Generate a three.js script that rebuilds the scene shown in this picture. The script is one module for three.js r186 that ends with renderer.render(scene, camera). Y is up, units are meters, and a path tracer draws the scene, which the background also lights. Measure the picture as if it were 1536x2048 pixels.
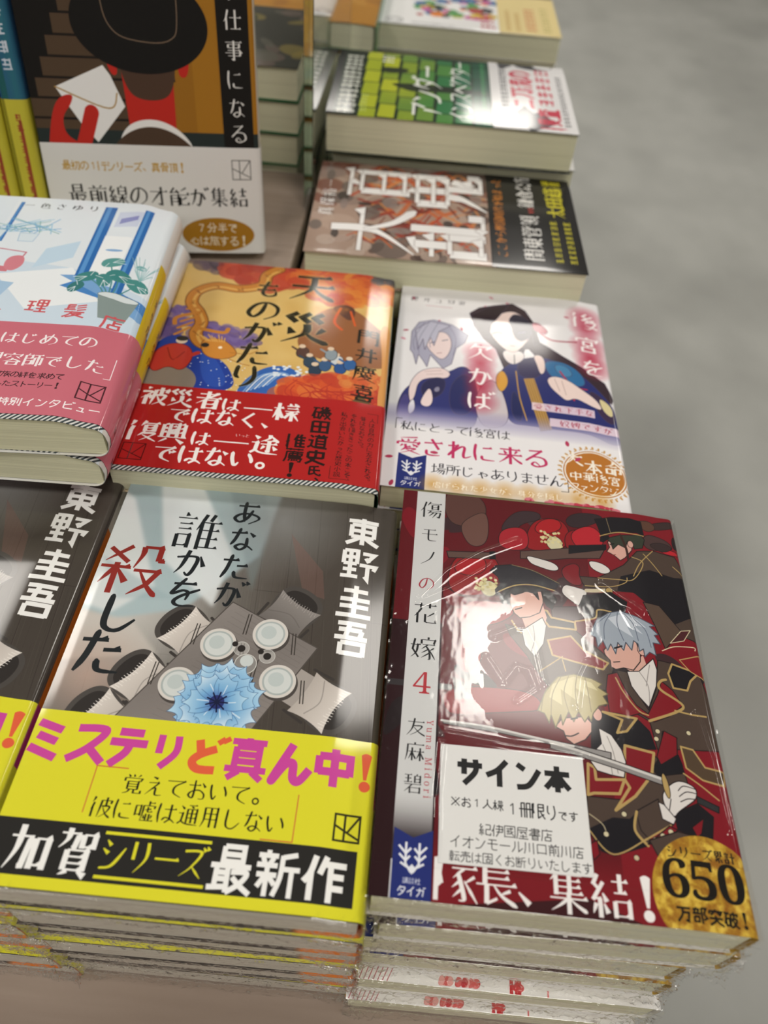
import * as THREE from 'three';
import { RoundedBoxGeometry } from 'three/addons/geometries/RoundedBoxGeometry.js';
import { RectAreaLightUniformsLib } from 'three/addons/lights/RectAreaLightUniformsLib.js';
import { mergeGeometries } from 'three/addons/utils/BufferGeometryUtils.js';

// ---------------------------------------------------------------- camera, light, exposure
const scene = new THREE.Scene();
const EYE = 1.095;                                  // the phone is held 0.345 m above the table top
const mm = (x, y, z) => new THREE.Vector3(x / 1000, EYE + y / 1000, z / 1000);   // millimetres from the lens
const camera = new THREE.PerspectiveCamera(2 * Math.atan(1024 / 1543.4) * 180 / Math.PI, 0.75, 0.02, 40);
{
  const p = 49.154 * Math.PI / 180, r = 5.615 * Math.PI / 180, cp = Math.cos(p), sp = Math.sin(p);
  const f = new THREE.Vector3(0, -sp, -cp), u = new THREE.Vector3(0, cp, -sp), x = new THREE.Vector3(1, 0, 0);
  const R = x.clone().multiplyScalar(Math.cos(r)).addScaledVector(u, Math.sin(r));
  const U = u.clone().multiplyScalar(Math.cos(r)).addScaledVector(x, -Math.sin(r));
  camera.position.copy(mm(0, 0, 0));
  camera.quaternion.setFromRotationMatrix(new THREE.Matrix4().makeBasis(R, U, f.clone().negate()));
  camera.focus = 0.27; camera.userData.fStop = 8.5;
}
scene.background = new THREE.Color(0x000000);
const renderer = new THREE.WebGLRenderer({ antialias: true });
renderer.toneMapping = THREE.LinearToneMapping;
renderer.toneMappingExposure = 0.79;
renderer.shadowMap.enabled = true;
RectAreaLightUniformsLib.init();
const LIGHT = 22, LAMP_X = [-2.94, -1.24, 0.46, 2.16], LAMP_Z = [-4.8, -3.01, -1.22, 0.57, 2.36], CEILING = 2.7, LAMP = 0.42;

// ---------------------------------------------------------------- small helpers
let seed = 7;
const rnd = () => { seed = (seed * 1664525 + 1013904223) >>> 0; return seed / 4294967296; };
const hash = (x, y) => { const s = Math.sin(x * 127.1 + y * 311.7) * 43758.5453; return s - Math.floor(s); };
const vnoise = (x, y) => {
  const i = Math.floor(x), j = Math.floor(y), u = x - i, v = y - j, a = u * u * (3 - 2 * u), b = v * v * (3 - 2 * v);
  return (hash(i, j) * (1 - a) + hash(i + 1, j) * a) * (1 - b) + (hash(i, j + 1) * (1 - a) + hash(i + 1, j + 1) * a) * b;
};
const fbm = (x, y, n = 4) => { let s = 0, a = 0.5; for (let i = 0; i < n; i++, a /= 2, x = x * 2 + 17.3, y = y * 2 + 5.1) s += a * vnoise(x, y); return s; };
const taken = {};
function numbered(n) { const k = (taken[n] = (taken[n] ?? -1) + 1); return k ? `${n}_${String(k).padStart(3, '0')}` : n; }
function tag(o, label, category, group) { o.userData.label = label; o.userData.category = category; if (group) o.userData.group = group; return o; }
function mesh(name, g, m, parent) { const o = new THREE.Mesh(g, m); o.name = name; o.castShadow = o.receiveShadow = true; parent.add(o); return o; }
function struct(name, g, m) { const o = mesh(name, g, m, scene); o.userData.kind = 'structure'; return o; }
function canvasTexture(w, h, draw, px = 1, srgb = true) {
  const c = document.createElement('canvas'); c.width = Math.round(w * px); c.height = Math.round(h * px);
  const k = c.getContext('2d'); k.scale(px, px); draw(k);
  const t = new THREE.CanvasTexture(c); t.magFilter = THREE.LinearFilter; t.anisotropy = 8;
  if (srgb) t.colorSpace = THREE.SRGBColorSpace;
  return t;
}

// ---------------------------------------------------------------- the shop: floor, walls, ceiling, lamps
function fieldTexture(n, rep, f, srgb = true) {
  const d = new Uint8Array(n * n * 4);
  for (let y = 0; y < n; y++) for (let x = 0; x < n; x++) { const c = f(x / n, y / n), i = (y * n + x) * 4; for (let k = 0; k < 3; k++) d[i + k] = Math.max(0, Math.min(255, c[k])); d[i + 3] = 255; }
  const t = new THREE.DataTexture(d, n, n); t.magFilter = THREE.LinearFilter; t.minFilter = THREE.LinearMipmapLinearFilter; t.generateMipmaps = true;
  t.wrapS = t.wrapT = THREE.MirroredRepeatWrapping; t.repeat.set(...rep); if (srgb) t.colorSpace = THREE.SRGBColorSpace; t.needsUpdate = true; return t;
}
const floorMap = fieldTexture(512, [3, 3], (u, v) => {
  const a = fbm(u * 9, v * 9, 5), b = fbm(u * 30 + 40, v * 30, 3), s = 164 + (a - 0.47) * 52 + (b - 0.44) * 16;
  return [s, s + 1, s - 4];
});
const wood = fieldTexture(512, [2, 2], (u, v) => {
  const g = fbm(u * 5, v * 70, 4), p = fbm(u * 3 + 9, v * 9, 2), s = (g - 0.47) * 34 + (p - 0.4) * 20;
  return [151 + s, 134 + s, 121 + s];
});
const M = {
  floor: new THREE.MeshStandardMaterial({ map: floorMap, roughness: 0.62 }),
  wall: new THREE.MeshStandardMaterial({ color: 0x8b8983, roughness: 0.9 }),
  ceiling: new THREE.MeshStandardMaterial({ color: 0x646462, roughness: 0.95 }),
  wood: new THREE.MeshPhysicalMaterial({ map: wood, roughness: 0.42, clearcoat: 0.25, clearcoatRoughness: 0.25 }),
  woodDark: new THREE.MeshStandardMaterial({ color: 0x4b4038, roughness: 0.6 }),
  lamp: new THREE.MeshStandardMaterial({ color: 0xffffff, emissive: 0xffffff, emissiveIntensity: 3 }),
  trim: new THREE.MeshStandardMaterial({ color: 0xf0f0ee, roughness: 0.5 }),
};
const box = (w, h, d, x, y, z) => new THREE.BoxGeometry(w, h, d).translate(x, y, z);
struct('floor', box(9, 0.1, 10, 0, -0.05, -1.6), M.floor);
struct('ceiling', box(9, 0.1, 10, 0, CEILING + 0.05, -1.6), M.ceiling);
struct('wall_left', box(0.1, CEILING, 10, -4.45, CEILING / 2, -1.6), M.wall);
struct('wall_right', box(0.1, CEILING, 10, 4.45, CEILING / 2, -1.6), M.wall);
struct('wall_back', box(9, CEILING, 0.1, 0, CEILING / 2, -6.55), M.wall);
struct('wall_front', box(9, CEILING, 0.1, 0, CEILING / 2, 3.35), M.wall);
LAMP_X.forEach((x, i) => LAMP_Z.forEach((z, j) => {
  const g = new THREE.Group(); g.name = numbered('ceiling_lamp'); g.position.set(x, CEILING, z); scene.add(g);
  tag(g, `square flush ceiling lamp, ${['far left', 'left', 'right', 'far right'][i]} column, ${['farthest', 'far', 'middle', 'near', 'nearest'][j]} row`, 'lamp', 'square ceiling lamps of the shop');
  const f = LAMP / 2 + 0.015;
  mesh('frame', mergeGeometries([box(2 * f, 0.02, 0.03, 0, -0.01, f), box(2 * f, 0.02, 0.03, 0, -0.01, -f), box(0.03, 0.02, 2 * f, f, -0.01, 0), box(0.03, 0.02, 2 * f, -f, -0.01, 0)]), M.trim, g);
  mesh('diffuser', box(LAMP, 0.01, LAMP, 0, -0.006, 0), M.lamp, g);
  const l = new THREE.RectAreaLight(0xfff8ee, LIGHT, LAMP, LAMP); l.position.set(0, -0.014, 0); l.rotation.x = -Math.PI / 2; l.name = 'lamp_light'; g.add(l);
}));

// ---------------------------------------------------------------- display table and riser step
{
  const g = new THREE.Group(); g.name = 'display_table'; g.position.copy(mm(-540, -1095, -560)); scene.add(g);
  tag(g, 'low taupe wood display table carrying all the paperback piles', 'table');
  const top = new RoundedBoxGeometry(1.308, 0.04, 1.6, 2, 0.003); top.translate(0, 0.73, 0);
  const uv = top.attributes.uv, ps = top.attributes.position; for (let i = 0; i < uv.count; i++) uv.setXY(i, ps.getX(i) * 1.2, ps.getZ(i) * 1.2);
  mesh('tabletop', top, M.wood, g);
  mesh('apron', mergeGeometries([box(1.24, 0.1, 0.02, 0, 0.66, 0.74), box(1.24, 0.1, 0.02, 0, 0.66, -0.74), box(0.02, 0.1, 1.46, 0.61, 0.66, 0), box(0.02, 0.1, 1.46, -0.61, 0.66, 0)]), M.woodDark, g);
  for (const x of [-0.59, 0.59]) for (const z of [-0.72, 0.72]) mesh('leg', new RoundedBoxGeometry(0.06, 0.71, 0.06, 2, 0.004).translate(x, 0.355, z), M.woodDark, g);
}
{
  const g = new THREE.Group(); g.name = 'display_riser'; g.position.copy(mm(-182, -345, -413)); scene.add(g);
  tag(g, 'taupe wooden step behind the piles on which the upright paperbacks stand', 'riser');
  const top = new RoundedBoxGeometry(0.238, 0.014, 0.126, 2, 0.0015).translate(0, 0.1055, 0);
  const uv = top.attributes.uv, ps = top.attributes.position; for (let i = 0; i < uv.count; i++) uv.setXY(i, ps.getX(i) * 1.2, ps.getZ(i) * 1.2);
  mesh('shelf_board', top, M.wood, g);
  for (const x of [-0.11, 0.11]) mesh('side_panel', box(0.014, 0.0985, 0.116, x, 0.04925, 0), M.woodDark, g);
}

// ---------------------------------------------------------------- pen strokes of the characters that stand on the books
const TABLE = `
一 05509550
二 18228222 06849484
三 12168816 20508050 05869586
十 06409440 50045096
口 14161492 141686168692 14828682
囗 08060896 080692069296 08909290
日 20082096 200880088096 20498049 20868086
目 22062297 220678067897 22347834 22607860 22887888
田 12121294 121288128894 50125088 12488848 12868886
白 50023620l 20222096 202280228096 20568056 20888088
月 240724601097l 240778077897 24367836 24627862
木 06329432 50045098 483230600886l 523270609286r
本 木 30727072
人 500446500692l 484066709692r
大 06369436 500448500694l 504066709694r
太 大 42745690d
天 14128612 06469446 501246560694l 504866709694r
火 500448500696l 504866729696r 16242454d 84247052l
巛 300414183034 540438185434 780462187834
災 巛 火:02369899
土 12388838 50045092 04929692
士 12388838 50045086 20868086
圭 土:08009250 土:00489899
王 10129012 50125090 16508450 05909590
亻 280418400460l 19381997
彳 280320160428l 303018500262l 19481998
氵 10062820d 04352250d 06962858
扌 04263826 220422941084k 02644052
阝 10061098 100638062840406036601866
艹 06149414 32033226 68036826
宀 50025012 08140832 081492148430
女 420424567896 703058701297l 05349534
言 42024812d 05189518 20338033 20478047 20622296 206278627896 20907890
糸 440622265240 722216605856 66468464d 50585098 30681290l 70688888d
石 06149414 461426500680l 34453494 344586458694 34868686
禾 74061816l 04349634 50125098 483430620684l 523470629684r
隹 320418280448l 20262098 62035022 20269426 58265892 20479047 20699069 20929692
貝 24062480 240676067680 24307630 24547654 24787678 38821698l 64828698d
車 08149214 50035098 20282070 202880288070 20498049 20708070 04849684
又 0814861466601096l 183258709696r
里 14061450 140686068650 50065092 14288628 14508650 14708670 04929692
予 181280125232 36265440d 065292528266 505250963688k
野 里:00005099 予:48009999
東 08149214 50035098 18281870 182882288270 18498249 18708270 486830820696l 526870829696r
五 10109010 44103492 14468046 80467492 04929692
吾 五:05009550 口:14549499
真 12129012 50025024 24242476 242476247676 24417641 24587658 04769676 36801298l 64808898d
中 12241268 122488248868 12628862 50045098
覚 20043016d 46025014d 80046816l 08220838 082292228436 26382676 263876387676 26517651 26637663 26767676 407630900898l 6076609494949480
皮 181812600498l 181890188432 52035246 2646804658781698l 325060809898r
彼 彳:00003899 皮:34009999
虚 50025022 50108810 142414600698l 142492248836 28446840 46304654 46547852 40624092 62626292 24682884d 80687484l 10949494
嘘 口:00163278 虚:30009999
辶 12082822d 044224422078 20780492 207842909894c
甬 22048004 56185816 40085616d 18241898 182484248498 50245096 18478447 18708470
通 辶 甬:32009888
用 220622621097l 220682068297 52065297 22348234 22608260
力 0828902880926684k 460442541096l
加 力:00005299 口:54189299
賀 加:05009546 貝:12449299
最 日:16008840 06449444 20442088 44444698 20584458 20714471 04904886 5256865674784698l 566674829898r
斤 90085816l 581256584496l 58409840 80408098
立 50025014 10169016 30263650 70266050 04549654
亲 26022612d 04144814 14182032d 38183032l 02344834 04544854 26362698 24540880l 28544674d
新 亲 斤
乍 32041242l 26209620 46204698 46449044 46689068
作 亻 乍:30009999
誰 言:00004499 隹:44009999
殳 240624220848l 240676067632 76329632 125288526078 60781298l 285064809898r
殺 42060638l 08124238 02484848 26402698 24500680l 28504676d 殳:48009999
昜 日:20007840 02489848 26480474l 1862846272965888k 44621088l 66622898l
傷 亻 48043426l 42149814 日:46209250 34569856 52563676l 4666946688967690k 64664290l 78665898l
化 340320340656l 18341898 86305858l 50405088589492949478
花 艹 化:02269899
豕 12109210 46100638l 3622564860924898c 48380662l 56600690l 86285448l 60449496r
家 宀 豕:04289899
嫁 女:00084294 家:38009999
友 08249224 420430600498l 3646804656762098l 385266809898r
麻 50025014 10149614 141412600498l 木:16285899 木:56289999
碧 王:04004846 白:50009446 石:04449699
羕 30043816d 70046216l 12189218 16328832 04479647 504750983890k 125836580686 86544868l 54569696r
様 木:00004299 羕:42009999
冊 18061898 180642064298 58065898 580684068498 02449844
艮 18061896 180682068248 18268226 18488248 18945280 88685476l 445064729797r
限 阝:00003899 艮:36009999
己 12128812 881288481848 1848188892929274
紀 糸:00004499 己:48009999
尹 121688168860 02389838 12608860 460444540898l
伊 亻 尹:34009999
或 10208220 口:14344460 10765470 580464609492c 84464676l 72088016d
國 囗 或:16128886
屋 160890088828 16288828 160812640498l 28429042 50423858 80568056 70468664d 56605694 30769076 18949894
書 221284128436 04249624 22368436 50035060 12489048 04609660 日:16629099
店 50025014 10149614 141412600498l 54305460 54448844 口:26588899
川 180616560698l 50105082 84068498
前 28043616d 72046016l 04209620 14321498 143248324898 14524852 14704870 64346478 863086977288k
云 16149014 02409840 50401886 18868880 68589296d
転 車:00004899 云:46009999
売 12148814 50025030 22308030 08420858 084292428656 365032760898l 6050609094909478
古 10309030 50045056 口:18529296
固 囗 古:18128884
断 08080892 08925292 30063084 14445044 14162232d 46163632l 28461668l 32464866d 斤
隊 阝:00003899 50025816d 84027216l 40269826 68264248l 5438605668905694c 62504068l 66664288l 92426858l 68529898r
長 24062454 24108410 24268026 24408040 04549654 28542894 28945282 82645874l 445462769797r
集 隹:06008660 木:02509899
吉 士:06009250 口:14549299
結 糸:00004499 吉:42009999
累 田:14008646 糸:08409299
計 言:00004699 十:46009999
万 06149414 4440844076925884k 441440540896l
部 28022812d 06145014 14202034d 42203434l 02385438 口:06504894 62066298 620692067640 764096627274k
突 50025012 08140832 081492148430 38181838l 62188438r 06569456 504046700698l 506066809898r
破 石:00004299 皮:38009999
門 10061098 100644064442 10244424 10424442 56065642 56069006 900690978088k 56249024 56429042
井 10269026 04609660 340630600898l 68046898
慶 50025012 10129612 141212600498l 22228822 42124240 66126640 24222440 84228440 18409440 26482060l 364638606660 52445654d 72467858d 46622282l 427078702298l 40729698r
喜 12108810 50025024 20248024 口:20309060 34583868d 66586068l 04709670 口:18729299
衤 20032812d 043038300466l 22482298 38463058l 28524262d
被 衤 皮:40009999
者 14188018 46024640 04409640 84100872l 日:24469299
復 彳:00003899 50033628l 42149814 日:42209454 56543476l 526288624498l 48709898r
興 30081414l 14121470 14323032 14503050 36083670 360864086470 44225822 口:42306060 70108610 86108670 70308630 70508650 03729772 34781098l 64789098d
余 500246220642l 500472229642r 26368036 08549254 503650963688k 28641284l 70648884d
途 辶 余:30009888
幾 280612183028 422206424240 680652187028 822246428240 04529652 480252609296c 84584498l 28520698l 26644478d 84428652d
磯 石:00003899 幾:36009999
首 28023612d 72026012l 04169616 50164228l 20282098 202880288098 20528052 20748074 20968096
道 辶 首:30009888
史 14201458 142086208658 14568656 500346600698l 225850789898r
氏 82081616l 20162090 18905276 20469446 5014567092949678c
推 扌:00003899 隹:38009999
薦 06109410 30033018 70037018 50205028 12289628 142812700498l 44284454 68286854 28402854 284090409054 28549054 28542874 28648864 2874907484947294k 32802692l 44804492d 56805690d 68806890d
自 50023614l 22162298 221678167898 22417841 22677867 22927892
然 28040644l 221248120466l 18263238d 50249624722472404068l 72309664r 82069018d 14761096l 34763892d 56766092d 80769494d
左 06229422 420434560694l 36548854 62546292 28929692
右 06229422 460432560494l 口:26529298
昔 12208820 32043248 68046848 04489648 日:18549299
苗 艹 田:10309099
描 扌:00003899 苗:38009999
私 禾:00005099 720850888882 80549698d
出 50035092 16121646 164486468612 08580894 089492949258
会 500246220642l 500472229642r 28407240 08589258 425822908484 66688898d
歴 12089608 120812600498l 木:14125254 木:52129254 56565692 56728872 34663492 16929892
小 500450963688k 26301068l 74309668d
兑 20043016d 80046816l 18221856 182282228256 18568256 385634760898l 6056609096909672
説 言:00004499 兑:44009999
嬰 貝:06005248 貝:48009448 女:04449699
櫻 木:00003899 嬰:34009999
夂 44041838l 3018881848981098l 226072809898r
後 彳:00003899 600342206032 821640469044 74368450d 夂:36489999
呂 口:22008046 50424852l 口:10489299
宮 宀 呂:10249099
欠 36041040l 282090207236 503046600698l 505066769698r
欧 欠
愛 84041612l 22182832d 48165028d 80166830l 08340848 083492348646 28481860l 384640606060 66427654d 76468658d 44622284l 427078701898l 36729898r
下 05129512 50125098 52347856d
手 82061614l 16328432 06589658 501250963688k
奴 女:00005099 又:46009999
卑 54024214l 14141450 141488148850 14328832 14508850 50142868 02689868 68506898
婢 女:00004499 卑:42009999
来 10189018 24243442d 76246642l 04489648 50035098 484830700692l 524870709692r
場 04323832 20062078 02864072 昜:36009999
所 04104810 122412600498l 122444244456 12544454 斤
命 500246220642l 500472229642r 32387038 口:06504896 56525698 5652865286827278k
華 06109410 32023220 68026820 20308030 04489648 50225098 30303062 70307062 16628462 06789478
少 50045060 26220650l 74208844d 84441298l
身 50023810l 26122662 261278127898 26287828 26447844 04629662 76620898l
分 380430260648l 620470269648r 2050785070905484k 445036760898l
隠 阝:00003899 92044212l 42184830d 64166630d 90167430l 42389238 92389262 46509250 42629262 46723890l 547056908692 86928680 66667276d 86689684d
虐 50025022 50108810 142414600698l 142492248838 28446840 46304654 46547852 34663496 349690968666 28669666 34809080
講 言:00004299 42129812 46269426 38409840 56045640 82048240 48504898 485092509298 70407086 48689268 38829882
炎 火:04009650 火:00489899
談 言:00004299 炎:42009999
社 20032612d 043038300466l 22482298 26483860d 46369636 70047092 42929892
色 38041238l 341670145432 20322060 203284328460 50325060 20608460 20602086 309492949476
理 王:00104490 里:42009999
髪 16061642 16064806 16184618 16304630 02425242 92025414l 94185630l 96365846l 06609460 425430760498l 367280721898l 42769898r
谷 38081432l 62088830r 502846460664l 504072469864r 口:20589099
容 宀 谷:04209899
師 28021810l 12141298 121444144438 12384438 125646564684 12844684 52129812 58325886 5832943294868480k 76127698
族 24022814d 02184818 221816600298l 224244424490 44903486k 58044828l 54169816 62285046l 58389238 46589858 743872604698l 74629898r
半 22083228d 78086828l 14408640 05669566 50045098
絆 糸:00004299 半:40009999
求 08269226 500450963688k 22403256d 44601084l 84425860l 54509490r 70068216d
寺 12169016 50045036 02369836 02549854 704270965488k 22644080d
特 12060432l 08224822 26042698 02624852 寺:44009999
別 08060838 080846084638 08384638 0452465240922884k 254020660298l 66126674 900490967888k
仕 亻 66046692 36409840 40929492
事 06109410 500250963688k 20202036 202080208036 20368036 18488448 84488474 04609660 18748474
初 衤 4618921886947086k 661862604098l
行 彳:00003899 46169416 40409840 764076966088k
骨 26042636 260478047836 26185018 50185036 08360854 083692368850 26502698 265076507698 26667666 26827682
頁 02089808 50083420l 16201676 162084208476 16388438 16568456 16748474 34780898l 64789898d
頂 02124412 261226921284k 頁:44009999
才 06289428 620462964288k 582830600886l
能 260606324028 36164834d 08440898 084446444698 08604660 08764676 88065822l 5640564296429630 88545870l 5652569296929680
泉 50023610l 18121848 181282128248 18308230 18488248 504850963688k 106240620892 84566268l 56629796r
線 糸:00004299 泉:40009999
旅 24022814d 02184818 221816600298l 224244424490 44903486k 58044828l 54169816 88285438l 60386096 60967686 76409898r 90507464l
心 18441072l 342836847892 78928870 50205840d 74349058d
百 06129412 50123828l 22282298 222880288098 22608060 22908090
鬼 50024012l 16121650 161286128650 50125050 16328632 16508650 385032700698l 585058929492 94929476 785668808478
乱 42040814l 02305430 28102852 10521096 105248524896 10904890 64046488709496949676
保 亻 口:42009044 木:34429899
裕 衤 谷:42009999
戦 10041616d 26022914d 44043816l 08200854 082046204654 26202698 08374637 08544654 02725272 50309826 660470609096c 90404890l 80068916d
国 囗 26267426 50265076 30507050 24767676 60586870d
時 日:00104288 寺:42009999
代 亻 36349628 600466569294c 78068818d
始 女:00004499 680648389034 82229446d 口:48509699
関 門 36484454d 64485656l 28627262 24767676 505646803098l 52767898r
管 22040822l 16124612 28143024d 64045022l 58129612 72147424d 50225030 08300846 083092308644 24422498 244276427662 24627662 24747874 78747898 24987898
領 26040234l 26064832r 16363636 064846483264 22683688d 頁:46009999
鎌 26040230l 26064830r 12324032 04504850 26322690 10601674d 42603674l 02925090 56046212d 88047814l 46189818 503092309258 44449844 50589258 66186698 80188098 62624698l 84629898r
倉 500246240642l 500472249642r 36286628 244076407664 24527652 24647664 24401888l 口:26689499
公 380626280652l 600674289650r 445422888884 68708898d
方 50025016 05189518 4038803880926088k 421838600498l
灌 氵:00003399 36109810 52025220 80028020 口:36206438 口:66209638 隹:36389899
武 18104610 06269426 620468609296c 76068416d 30363088 30584858 12501290 02926284
内 12201298 1220882088967088k 500446460876l 50386470r
捜 扌:00003899 46064644 460692069244 46269226 46449244 70027056 426088604098l 48669998r
査 木:05009550 28522894 285272527294 28667266 28807280 04949694
刀 0814861478905482k 421438600696l
流 氵:00003399 36149814 66026614 621442349032 80249038d 484646703298l 66446696 8444849096969880
混 氵:00003399 日:38009446 44504494 44946488 44688064 7648769496909680
開 門 30587058 24747674 42564098l 58565898
あ 16208618 400440504688c 663852723090127626585452846090746096c
い 1218145226864068c 742286488868c
う 34086216d 20345822864074703896c
え 38066014d 22367233 72331494l 4066586062929292c
お 08286426 360436742890127626586050866884906292c 72148834d
か 10326428627050943884c 400526621090l 74248860d
き 16227616 14447838 38046862 2270268846967693c
く 680528527296
け 160812501696c 38369232 680668645897c
こ 24227220 1868268848908688c
さ 12288424 40047060 2268248844947492c
し 26062470369060908862c
す 06249422 56045756447230484044585652822898c
せ 06349632 700470585668k 2814287842908490c
そ 261270121646 16469242446648907894c
た 08245822 340424581094c 54448842 486856889490c
つ 10327826905672843692c
て 06189416 9216484244748294c
と 28064050 82283848187036908690c
な 08246220 360424521276c 70188834d 6444647846943082487072789092c
に 140810541696c 42267824 387044888890c
の 5218446024840862262458128834.86705694c
は 140810541696c 38329430 680868784894 3482487074789492c
ほ は
ま 14208620 18448244 5004507640922284387266768892c
め 22143680c 640646622288086830346224.904888785696c
も 46043470529278847860c 14308228 12567854
や 06466026904078605656c 54062622d 26104696
ゆ 14161072243656188840806854743864c 580458603698c
よ 5004507638922282 367270789092c 52288428
ら 36066016d 242620605446866080863897c
り 240822483462c 7006765264824098c
る 241272101266 12664044805088805696348646726490c
れ 26042698 063044260882 088254347036667472909678c
を 14227820 44041456444460525676c 88384462268240958493c
ん 5005109536565452588672929462c
ア 101490146646 524444703298l
イ 780444400660l 52325298
ウ 50045020 14201446 1420862070702898l
オ 06289628 620462965088k 582834620684l
ク 400426260856l 3418861862682097l
サ 06309430 30083064 700870523098l
シ 16083424d 08343048d 129252829028c
ス 1414821450620694l 50609296r
タ 400426260856l 3418861862682097l 36407464d
テ 22148014 06409440 544046661697l
ト 36043698 36408060d
ノ 800658581096l
ヒ 2206228432908890 80302250
ビ 20082084309084908880 78302250 80048818d 94029814d
ミ 20088224 26407654 14728494
モ 16148414 06469446 4414448056928892c
ユ 202474246886 06869686
ー 06509450
ラ 20128012 1038883864662697l
リ 26062660 720672543698l
ル 320830560694l 620662889858
ン 12103828d 109252829026c
フ 1214881468621897l
ヘ 066036309276
ペ 066036309276 86088618961896088608
メ 780658581096l 20307880
ョ 20248024 80248092 24548054 20868086
ュ ユ:14308296
ァ ア:14308296
ャ や:18358598
ゃ や:18358598
っ つ:18388592
゛ 76048616d 90009812d
、 10643488d
！ 50045066 50845092
※ 12128888 88121288 50125220d 50805288d 14501850 82508650
← 50045066
へ 066036309276
カ 082890288092 7086k 460442541097l
`;
// ---- lettering: every character is a list of pen strokes on a 100 x 100 grid ----
const STROKES = {}, GLYPH = {};
for (const line of TABLE.trim().split('\n')) { const i = line.indexOf(' '); STROKES[line.slice(0, i)] = line.slice(i + 1); }
const VOICED = { が: 'か', げ: 'け', じ: 'し', ず: 'す', だ: 'た', で: 'て', ど: 'と', ば: 'は', ズ: 'ス', ジ: 'シ', ダ: 'タ', ガ: 'カ' };
function glyph(ch) {
  if (GLYPH[ch]) return GLYPH[ch];
  const out = [], put = (c, f) => out.push(...glyph(c).map((s) => ({ t: s.t, p: s.p.map(f) })));
  if (VOICED[ch]) {
    put(VOICED[ch], ([x, y]) => [x * 0.9, y * 0.94 + 6]);
    const [dx, dy] = ch === 'で' ? [-14, 34] : ch === 'じ' ? [-22, 10] : [2, 0];
    put('゛', ([x, y]) => [x + dx, y + dy]);
  } else for (const t of (STROKES[ch] || '').split(' ').filter(Boolean)) {
    const m = /^([\d.]+)([a-z]?)$/.exec(t);
    if (m) {
      const d = m[1].replace('.', ''), p = [];
      for (let i = 0; i < d.length; i += 4) p.push([+d.slice(i, i + 2), +d.slice(i + 2, i + 4)]);
      out.push({ p, t: m[2] });
    } else {
      const [c, b] = t.split(':'), n = b ? [0, 2, 4, 6].map((i) => +b.slice(i, i + 2)) : [0, 0, 99, 99];
      put(c, ([x, y]) => [n[0] + (x * (n[2] - n[0])) / 99, n[1] + (y * (n[3] - n[1])) / 99]);
    }
  }
  return (GLYPH[ch] = out);
}
function smooth(p, n = 8) {
  if (p.length < 3) return p;
  const o = [], at = (i) => p[Math.max(0, Math.min(p.length - 1, i))];
  for (let i = 0; i < p.length - 1; i++) for (let k = 0; k < n; k++) {
    const t = k / n, [a, b, c, d] = [at(i - 1), at(i), at(i + 1), at(i + 2)];
    o.push([0, 1].map((j) => 0.5 * (2 * b[j] + (c[j] - a[j]) * t + (2 * a[j] - 5 * b[j] + 4 * c[j] - d[j]) * t * t + (3 * b[j] - a[j] - 3 * c[j] + d[j]) * t ** 3)));
  }
  o.push(p[p.length - 1]);
  return o;
}
function dense(p, n) {
  const o = [];
  for (let i = 0; i < p.length - 1; i++) for (let k = 0; k < n; k++) o.push([p[i][0] + ((p[i + 1][0] - p[i][0]) * k) / n, p[i][1] + ((p[i + 1][1] - p[i][1]) * k) / n]);
  o.push(p[p.length - 1]);
  return o;
}
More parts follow.
